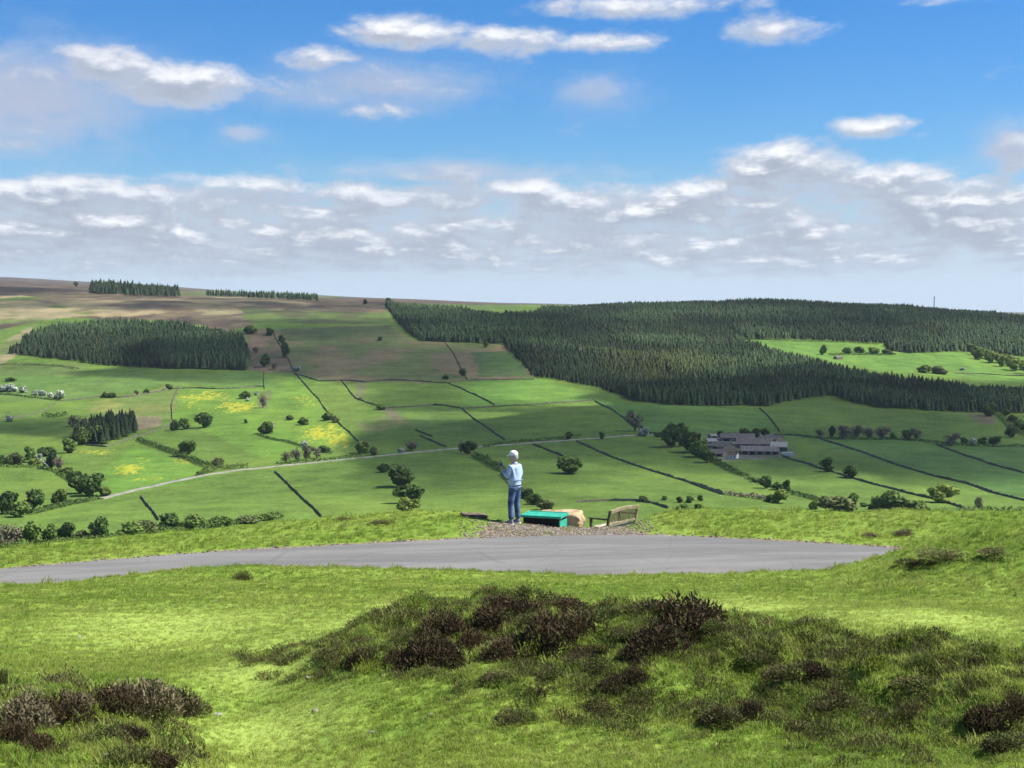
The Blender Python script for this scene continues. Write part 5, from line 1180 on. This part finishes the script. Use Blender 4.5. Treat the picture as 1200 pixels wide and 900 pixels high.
def build_man():
    p = ground(603, 612, ymin=33.6, ymax=37); rz = R(52)
    root = empty('person', (p.x, p.y, p.z - .0), rz)
    tag(root, 'person on the gravel in white cap, light blue shirt and jeans, back turned, phone raised', 'person')
    S = 1.0
    # skeleton, local +Y is where he faces, +X his right
    v = [(0, 0, .93), (0, .0, 1.05), (0, .01, 1.22), (0, .0, 1.38), (0, .0, 1.46), (0, .015, 1.52), (0, .03, 1.58), (0, .045, 1.66), (0, .04, 1.70),      # 0-8 pelvis .. head
         (.10, 0, .88), (.115, .02, .50), (.12, -.01, .09), (.125, .09, .045),                                                                             # 9-12 right leg
         (-.10, 0, .88), (-.115, .03, .50), (-.13, .0, .09), (-.15, .10, .045),                                                                            # 13-16 left leg
         (.17, 0, 1.40), (.235, -.02, 1.15), (.16, .20, 1.08), (.13, .27, 1.09),                                                                           # 17-20 right arm, hand low
         (-.17, 0, 1.40), (-.235, .03, 1.14), (-.17, .235, 1.31), (-.145, .29, 1.39)]                                                                      # 21-24 left arm, hand with phone
    e = [(0, 1), (1, 2), (2, 3), (3, 4), (4, 5), (5, 6), (6, 7), (7, 8), (0, 9), (9, 10), (10, 11), (11, 12), (0, 13), (13, 14), (14, 15), (15, 16), (3, 17), (17, 18), (18, 19), (19, 20), (3, 21), (21, 22), (22, 23), (23, 24)]
    r = [.12, .11, .125, .10, .055, .055, .072, .086, .07, .075, .05, .036, .03, .075, .05, .036, .03, .05, .038, .026, (.018, .034), .05, .038, .026, (.018, .034)]
    # fingers and thumbs
    for hand, d, sx in ((20, Vector((-.02, .07, .02)), 1), (24, Vector((.01, .05, .06)), -1)):
        b = Vector(v[hand])
        for q in range(4):
            off = Vector((sx * (-.024 + .016 * q), .02, .012 - .006 * q)); L = (.052, .060, .056, .044)[q]
            a1 = b + off; a2 = a1 + d.normalized() * L * .6; a3 = a2 + Vector((-sx * .012, d.normalized().y * L * .35, -.012 + d.normalized().z * L * .3))
            n = len(v); v += [tuple(a1), tuple(a2), tuple(a3)]; e += [(hand, n), (n, n + 1), (n + 1, n + 2)]; r += [.0095, .0085, .007]
        t1 = b + Vector((-sx * .03, .0, .012)); t2 = t1 + Vector((-sx * .012, .03, .02)); n = len(v); v += [tuple(t1), tuple(t2)]; e += [(hand, n), (n, n + 1)]; r += [.011, .009]
    # nose, ears, chin on the head
    for (q, rr) in (((0, .145, 1.635), .012), ((.092, .035, 1.64), (.010, .022)), ((-.092, .035, 1.64), (.010, .022)), ((0, .115, 1.575), .026)):
        n = len(v); v.append(q); e.append((7 if q[2] > 1.6 else 6, n)); r.append(rr)
    body = skin('body', v, e, r, SKINM, root, 2)
    # jeans
    jv = [(0, -.005, .95), (0, -.01, .99), (.095, -.01, .84), (.105, .0, .68), (.115, .02, .50), (.118, .0, .30), (.12, -.01, .10), (-.095, -.01, .84), (-.105, .01, .68), (-.115, .03, .50), (-.122, .015, .30), (-.13, 0, .10)]
    skin('jeans', jv, [(0, 1), (0, 2), (2, 3), (3, 4), (4, 5), (5, 6), (0, 7), (7, 8), (8, 9), (9, 10), (10, 11)], [(.155, .125), (.155, .125), (.098, .112), .090, .078, .072, .075, (.098, .112), .090, .078, .072, .075], JEANS, root)
    # shirt with rolled sleeves, collar
    sv = [(0, .0, 1.22), (0, 0, 1.08), (0, -.005, .95), (0, -.01, .92), (0, .0, 1.36), (0, -.0, 1.44), (.175, 0, 1.40), (.24, -.02, 1.15), (.18, .15, 1.095), (-.175, 0, 1.40), (-.24, .03, 1.14), (-.185, .185, 1.265)]
    skin('shirt', sv, [(0, 1), (1, 2), (2, 3), (0, 4), (4, 5), (4, 6), (6, 7), (7, 8), (4, 9), (9, 10), (10, 11)], [(.185, .15), (.18, .15), (.185, .155), (.185, .15), (.17, .135), (.085, .085), .078, .062, .046, .078, .062, .046], SHIRT, root)
    V, F = ell_loft([(0, .0, 1.45, .075, .075), (0, -.005, 1.475, .070, .072), (0, -.008, 1.505, .066, .070), (0, -.008, 1.505, .058, .062), (0, 0, 1.46, .055, .06)], 16); sheet('collar', SHIRT, V, F, root)
    for sx, w0, w1 in ((1, Vector((.18, .15, 1.095)), Vector((.165, .185, 1.086))), (-1, Vector((-.185, .185, 1.265)), Vector((-.178, .213, 1.285)))):
        V, F = tube([w0, w0.lerp(w1, .5), w1], [.050, .052, .048], 10); sheet('cuff', WHITE if False else SHIRT, V, F, root)
    V, F = ell_loft([(0, -.01, .925, .19, .155), (0, -.01, .905, .192, .157), (0, -.01, .90, .18, .15)], 20); sheet('shirt_hem', SHIRT, V, F, root)
    # hair, cap
    V, F = ell_loft([(0, .012, 1.555, .050, .055), (0, .012, 1.575, .072, .078), (0, .016, 1.61, .089, .092), (0, .022, 1.655, .094, .100), (0, .03, 1.70, .092, .100)], 16); sheet('hair', HAIR, [(a, b - .012 if b < .05 else min(b, .07), c) for a, b, c in V], F, root)
    V, F = ell_loft([(0, .035, 1.668, .098, .118), (0, .035, 1.70, .101, .120), (0, .033, 1.74, .094, .110), (0, .03, 1.772, .070, .085), (0, .03, 1.790, .035, .045), (0, .03, 1.796, .004, .005)], 18)
    cap = sheet('cap', WHITE, V, F, root)
    bV, bF = [], []
    for i, t in enumerate(np.linspace(-1, 1, 11)):
        a = t * 1.0; x = math.sin(a) * .098; y0 = .035 + math.cos(a) * .112; y1 = y0 + .085 * math.cos(t * 1.35) + .004
        for (yy_, zz) in ((y0, 1.685), (y1, 1.662 - .012 * abs(t)), (y1, 1.655 - .012 * abs(t)), (y0, 1.674)): bV.append((x, yy_, zz))
        if i:
            o = (i - 1) * 4
            for k in range(4): bF.append((o + k, o + (k + 1) % 4, o + 4 + (k + 1) % 4, o + 4 + k))
    sheet('brim', WHITE, bV, bF, cap)
    # shoes
    for sx, fx, fy in ((1, .12, .0), (-1, -.135, .01)):
        V, F = ell_loft([(fx, fy + .045, .0, .050, .135), (fx, fy + .045, .025, .052, .138), (fx, fy + .045, .045, .048, .13), (fx, fy + .02, .075, .044, .085), (fx, fy - .01, .11, .042, .052), (fx, fy - .01, .12, .036, .046)], 16)
        s = sheet('shoe', SHOE, V, F, root)
        V, F = ell_loft([(fx, fy + .045, -.012, .050, .136), (fx, fy + .045, .022, .055, .142), (fx, fy + .045, .024, .03, .1)], 16); sheet('sole', SOLE, V, F, s)
    # phone in the raised left hand: a thing of its own
    Mr = Matrix.Translation(p) @ Matrix.Rotation(rz, 4, 'Z')
    c = Mr @ Vector((-.115, .325, 1.465)); ph = empty('mobile_phone', c, rz + R(8)); ph.rotation_euler = (R(-18), 0, rz)
    tag(ph, 'black mobile phone held up in front of the person in the cap', 'phone')
    bm = bm_box(bmesh.new(), (0, 0, 0), (.078, .010, .16), bevel=.004); link('casing', bm_mesh('casing', bm), DARK, ph)
    bm = bm_box(bmesh.new(), (0, -.0062, 0), (.068, .0016, .146)); link('screen', bm_mesh('screen', bm), mat('phone_screen', (.05, .06, .07), rough=.1, spec=.6), ph)
build_man()
# ---- green viewpoint panel on its low plinth
def build_panel():
    GREEN = mat('green_painted_panel', (.035, .40, .27), rough=.5, var=.30, scale=6, spec=.4); EDGE = mat('green_frame_edge', (.02, .27, .19), rough=.5, spec=.4, var=.2); POST = mat('dark_stained_timber', (.035, .033, .028), var=.4, scale=12)
    d = px_dir(638, 604.3); Y = 36.5; z = d.z / d.y * Y; x = d.x / d.y * Y
    g = Hs(x, Y); t = empty('viewpoint_panel', (x, Y, g), R(-20)); tag(t, 'low sloping green viewpoint panel on dark posts beside the person', 'panel')
    h = z - g
    tilt = Matrix.Rotation(R(2.5), 3, 'X')
    bm = bm_box(bmesh.new(), (0, .02, h + .02), (.98, .60, .03), tilt, .004); link('panel_board', bm_mesh('panel_board', bm), GREEN, t)
    # raised rim all round
    bm = bmesh.new()
    for c, s in (((0, -.305, 0), (1.04, .035, .055)), ((0, .305, 0), (1.04, .035, .055)), ((-.505, 0, 0), (.035, .572, .055)), ((.505, 0, 0), (.035, .572, .055))): bm_box(bm, tilt @ Vector(c) + Vector((0, .02, h + .02)), s, tilt, .004)
    link('panel_frame', bm_mesh('panel_frame', bm), GREEN, t)
    bm = bm_box(bmesh.new(), (0, -.25, h / 2 - .02), (.92, .03, h)); link('front_skirt', bm_mesh('front_skirt', bm), POST, t)  # dark board stands in for the shade under the panel front
    bm = bm_box(bmesh.new(), (.475, .02, h / 2 - .06), (.03, .56, h - .05)); link('side_skirt', bm_mesh('side_skirt', bm), GREEN, t)
    for sx in (-1, 1):
        for sy in (-1, 1):
            hh = h + .05 * sy + .18; bm = bm_box(bmesh.new(), (sx * .42, sy * .22 + .03, hh / 2 - .22), (.08, .08, hh), None, .006); link('post', bm_mesh('post', bm), POST, t)
build_panel()
def rock_mesh(name, sx, sy, sz, seed, sub=5):
    bm = bmesh.new(); bmesh.ops.create_cube(bm, size=2); bmesh.ops.subdivide_edges(bm, edges=bm.edges, cuts=14, use_grid_fill=True)
    P = np.array([v.co[:] for v in bm.verts]); n = P / np.linalg.norm(P, axis=1)[:, None]; Q = P * .74 + n * .34
    d = .13 * fbm(Q[:, 0] * 1.7 + seed + Q[:, 2], Q[:, 1] * 1.7 + Q[:, 2] * 1.3, 4) + .05 * fbm(Q[:, 0] * 5 + seed + Q[:, 2] * 3, Q[:, 1] * 6 - Q[:, 2] * 4, 2)
    Q = Q * (1 + d[:, None]) * np.array([sx, sy, sz])
    for v, q in zip(bm.verts, Q): v.co = q
    return bm_mesh(name, bm, True)
def build_boulder():
    m = mat('sandy_gritstone', (.52, .41, .24), rough=.95, var=.5, scale=3.5, bump=.05, col2=(.27, .20, .12)); d = px_dir(657, 606); Y = 37.4; x = d.x / d.y * Y; z = d.z / d.y * Y
    o = link('boulder', rock_mesh('boulder', .55, .36, .28, 3), m); o.location = (x, Y, z - .145); o.rotation_euler = (R(3), R(-3), R(-12)); tag(o, 'squared sandy boulder behind the green panel', 'boulder', 'rocks at the viewpoint')
    d = px_dir(560, 603); p = ground(560, 607, ymin=34)
    o = link('flat_rock', rock_mesh('flat_rock', .30, .22, .05, 8), mat('peaty_dark_rock', (.20, .15, .11), var=.5, scale=4, bump=.03)); o.location = (p.x - .1, p.y + .25, p.z + .02); o.rotation_euler = (0, R(4), R(15)); tag(o, 'flat dark rock in the bank left of the person', 'rock', 'rocks at the viewpoint')  # brown slab added where the person's shadow darkens the bank
build_boulder()
def build_bench():
    W = mat('weathered_oak', (.40, .33, .21), rough=.9, var=.45, scale=9, bump=.01, col2=(.22, .18, .11)); W2 = mat('mossy_dark_oak', (.10, .11, .07), rough=.9, var=.5, scale=8)  # second, darker oak puts the shade on ends, arms and rails into colour
    # local: +X along the bench, seat faces +Y; rear post foot at origin line
    d = px_dir(728, 605); Y = 37.75; x = d.x / d.y * Y; ztop = d.z / d.y * Y   # level of mid back
    L = 1.42; x -= .20; ang = math.atan2(.84, .60)          # bench runs away to the right, seat faces left
    base = ztop - .62; t = empty('wooden_bench', (x, Y, base), ang)
    tag(t, 'weathered slatted wooden bench with armrests facing out over the dale', 'bench')
    def part(name, boxes, m=W, par=None):
        bm = bmesh.new()
        for c, s, r_ in boxes: bm_box(bm, c, s, r_, .006)
        return link(name, bm_mesh(name, bm), m, par or t)
    rk = Matrix.Rotation(R(12), 3, 'X')
    lean = lambda z: -.23 - (z - .40) * math.tan(R(12))
    # backrest: arched top rail, bottom rail, slats, two stiles
    nseg = 9; top = []
    bm = bmesh.new()
    for i in range(nseg):
        x0 = -L / 2 + .04 + (L - .08) * (i + .5) / nseg; a = .055 * (1 - (2 * x0 / L) ** 2); sl_ = -.055 * 2 * (2 * x0 / L) / L * 2; bm_box(bm, (x0, lean(.80), .80 + a), ((L - .08) / nseg + .012, .036, .085), Matrix.Rotation(-math.atan(sl_), 3, 'Y') @ rk)
    br = link('backrest', bm_mesh('backrest', bm), W, t)
    part('rail', [((0, lean(.50), .50), (L - .14, .034, .055), rk)], W, br)
    ns = 17
    part('slat_row', [((-L / 2 + .12 + (L - .24) * i / (ns - 1), lean(.65) + .004, .645 + .02 * (1 - (2 * i / (ns - 1) - 1) ** 2)), (.034, .016, .26 + .03 * (1 - (2 * i / (ns - 1) - 1) ** 2)), rk) for i in range(ns)], mat('grey_slat_oak', (.24, .20, .13), var=.4, scale=9), br)
    for s in (-1, 1):
        part('leg', [((s * (L / 2 - .035), lean(.62), .62), (.07, .055, .50), rk), ((s * (L / 2 - .035), -.20, .19), (.07, .06, .40), None)], W2 if s < 0 else W)
        part('leg', [((s * (L / 2 - .035), .24, .31), (.07, .06, .62), None)], W2)
        part('armrest', [((s * (L / 2 - .035), .02, .635), (.085, .56, .038), None)], W2)
        part('side_rail', [((s * (L / 2 - .035), .02, .36), (.04, .42, .07), None)], W2)
    part('seat', [((0, -.18 + .088 * i, .415), (L - .15, .074, .024), None) for i in range(5)], mat('pale_seat_oak', (.46, .43, .35), var=.25, scale=9))
    part('seat_rail', [((0, .20, .37), (L - .14, .03, .07), None), ((0, -.20, .37), (L - .14, .03, .07), None)], W2)
build_bench()
# ================================================================== the farm, far buildings, mast
SLR = mat('clay_tile', (.16, .10, .08), var=.3, scale=1.0); SL = mat('grey_slate', (.16, .142, .125), var=.45, scale=.5, rough=.7); SL2 = mat('weathered_sheeting', (.20, .182, .165), var=.4, scale=.4, rough=.7); SL3 = mat('pale_sheeting', (.29, .29, .26), var=.15, scale=.4); SWALL = mat('sandstone_wall', (.26, .22, .17), var=.35, scale=.8, bump=.05)
CWALL = mat('white_render', (.75, .74, .70), var=.08, scale=.8); DOORM = mat('dark_opening', (.035, .03, .03)); PANE = mat('window_glass', (.03, .035, .04), rough=.15, spec=.6); GREENS = mat('dark_green_cladding', (.06, .10, .08), var=.2, scale=.6)
def building(u, v, wpx, depth, hwall, hroof, rz, roof, wall_m, label, cat='barn', name='barn', openings=3, chim=0, win=False):
    p = valley(u, v); L = wpx * p.y / F_PX; t = empty(name, (p.x, p.y, p.z - .3), rz); tag(t, label, cat, 'buildings of the farm')
    a, b = L / 2, depth / 2; h = hwall + .3; r = h + hroof
    hroof *= .8; r = h + hroof
    V = [(-a, -b, 0), (a, -b, 0), (a, b, 0), (-a, b, 0), (-a, -b, h), (a, -b, h), (a, b, h), (-a, b, h), (-a, 0, r), (a, 0, r)]
    me = bpy.data.meshes.new('walls'); me.from_pydata(V, [], [(0, 1, 5, 4), (1, 2, 6, 9, 5), (2, 3, 7, 6), (3, 0, 4, 8, 7)]); link('walls', me, wall_m, t)
    o_ = .35; e = hroof / b * o_; th = .18
    rv, rf = [], []
    for s in (-1, 1):
        k = len(rv); rv += [(-a - o_, s * (b + o_), h - e), (a + o_, s * (b + o_), h - e), (a + o_, 0, r + .02), (-a - o_, 0, r + .02)]; rv += [(x, y, z + th) for x, y, z in rv[k:k + 4]]
        rf += [(k, k + 1, k + 2, k + 3), (k + 4, k + 5, k + 6, k + 7), (k, k + 1, k + 5, k + 4), (k + 1, k + 2, k + 6, k + 5), (k + 3, k, k + 4, k + 7)]
    rm = bpy.data.meshes.new('roof'); rm.from_pydata(rv, [], rf); ro = link('roof', rm, roof, t)
    for i in range(chim):
        bm = bm_box(bmesh.new(), ((-a + .6) if i == 0 else (a - .6), 0, r + .5), (.8, .8, 1.6), None, .03); link('chimney', bm_mesh('chimney', bm), SWALL, ro)
    for i in range(openings):
        x = -a + L * (i + .5) / openings
        if win:
            for zz in (1.3, 3.6)[:1 if hwall < 4 else 2]:
                bm = bm_box(bmesh.new(), (x, -b - .03, zz + .3), (1.2, .10, 1.3)); w_ = link('window', bm_mesh('window', bm), WHITE, t); bm = bm_box(bmesh.new(), (x, -b - .09, zz + .3), (.95, .04, 1.05)); link('pane', bm_mesh('pane', bm), PANE, w_)
        else:
            bm = bm_box(bmesh.new(), (x, -b - .02, min(hwall * .42, 1.9) + .3), (min(L / openings * .6, 4.2), .12, min(hwall * .8, 3.6))); link('door', bm_mesh('door', bm), DOORM, t)
    return t
building(864, 516, 40, 18, 2.6, 3.6, R(-5), SL, SWALL, 'long slate-roofed barn at the back of the farm', openings=3)
building(884, 523, 42, 24, 2.8, 4.6, R(-8), SL, SWALL, 'widest grey barn in the middle of the farm', openings=2)
building(890, 531, 44, 20, 2.4, 3.6, R(-7), SL2, SWALL, 'long low barn along the front of the farm', openings=5)
building(913, 527, 19, 20, 3.0, 3.6, R(-12), SL3, GREENS, 'pale-roofed shed at the right end of the farm', openings=0)
building(923, 533, 12, 5, 1.6, .6, R(-6), SL3, CWALL, 'small white-walled shed right of the pale-roofed one', 'shed', 'shed', openings=0)
building(835, 514, 8, 6, 2.4, 1.8, R(24), SL3, SWALL, 'small pale building at the upper left of the farm', 'shed', 'shed', openings=1)
building(833, 520, 12, 9, 2.2, 2.6, R(16), SL3, SWALL, 'small grey-white shed left of the long barns', 'shed', 'shed', openings=1)
building(846, 526, 24, 15, 2.4, 3.6, R(-52), SL, SWALL, 'slate-roofed barn turned end-on at the left of the yard', openings=1)
building(860, 537, 9, 6, 2.8, 2.2, R(-25), SLR, CWALL, 'white farmhouse with red-brown roof at the front left of the yard', 'house', 'farmhouse', openings=2, chim=2, win=True)
building(906, 518, 20, 14, 2.6, 3.6, R(-42), SL, SWALL, 'dark slate barn turned sideways behind the pale-roofed shed', openings=1)
building(841, 534, 18, 12, 2.2, 3.2, R(-24), SL, SWALL, 'low grey outbuilding left of the white farmhouse', 'shed', 'outbuilding', openings=2)
building(982, 421, 9, 7, 2.8, 2.4, R(30), SL, SWALL, 'small pale cottage at the tip of the far lit field', 'house', 'cottage', openings=2, chim=1, win=True)
# stone-paved gateways and sheep are tiny pale dots in the fields
WOOL = mat('fleece', (.62, .60, .54), var=.15, scale=6)
def sheep_mesh():
    v = [(0, 0, .62), (.32, 0, .64), (-.32, 0, .62), (.48, 0, .78), (.62, 0, .74), (.25, .12, .35), (.25, .12, .02), (.25, -.12, .35), (.25, -.12, .02), (-.28, .12, .36), (-.30, .12, .02), (-.28, -.12, .36), (-.30, -.12, .02)]
    o = skin('sheep', v, [(0, 1), (0, 2), (1, 3), (3, 4), (1, 5), (5, 6), (1, 7), (7, 8), (2, 9), (9, 10), (2, 11), (11, 12)], [.27, .24, .25, .11, .07, .07, .03, .07, .03, .08, .035, .08, .035], WOOL, None, 1); return o
s0 = sheep_mesh()
SHW = ['in the upper far lit field, near the wood tip', 'in the upper far lit field under its top hedge', 'in the upper far lit field at its right end', 'below the upper plantation at the right', 'in the lit field below the farm clump', 'beside the brown hedge in front of the farm',
       'beside the scrub clump on the far lit field', 'in the far lit field near the right edge', 'right above the end of the blossom row', 'above the pair of bushes on the wall at the left', 'under the middle of the straight-footed wood', 'in the far lit field left of the scrub clump']
for i, (u, v) in enumerate([(884, 398), (905, 399), (1000, 404), (1085, 409), (870, 562), (845, 583), (1095, 437), (1150, 431), (80, 449), (120, 447), (150, 452), (1062, 426)]):
    p = valley(u, v); o = s0 if i == 0 else s0.copy()
    if i: COL.objects.link(o)
    o.location = p; o.rotation_euler = (0, 0, u); o.scale = (1.25,) * 3; tag(o, 'tiny pale sheep grazing ' + SHW[i], 'sheep', 'sheep grazing in the fields')
# mast on the skyline
def mast():
    p = valley(1094, 374); x = (1094 - 600) / F_PX * 2900; y = 2900; p = Vector((x, y, Hs(x, y))); t = empty('radio_mast', p); tag(t, 'thin lattice mast rising over the plantation skyline at the right', 'mast')
    M_ = mat('galvanised_steel', (.30, .31, .33), rough=.5); hh = 38; bm = bmesh.new()
    for sx, sy in ((-1, -1), (1, -1), (1, 1), (-1, 1)): bm_box(bm, (sx * .6, sy * .6, hh / 2), (.35, .35, hh))
    for k in range(12): bm_box(bm, (0, -.6, 1.5 + k * 3), (1.5, .16, .16), Matrix.Rotation(R(35 if k % 2 else -35), 3, 'Y')); bm_box(bm, (-.6, 0, 1.5 + k * 3), (.16, 1.5, .16), Matrix.Rotation(R(35 if k % 2 else -35), 3, 'X'))
    link('lattice', bm_mesh('lattice', bm), M_, t); bm = bm_box(bmesh.new(), (0, -.9, hh - 3), (1.6, .4, 3.0), None, .1); link('antenna', bm_mesh('antenna', bm), M_, t)
mast()
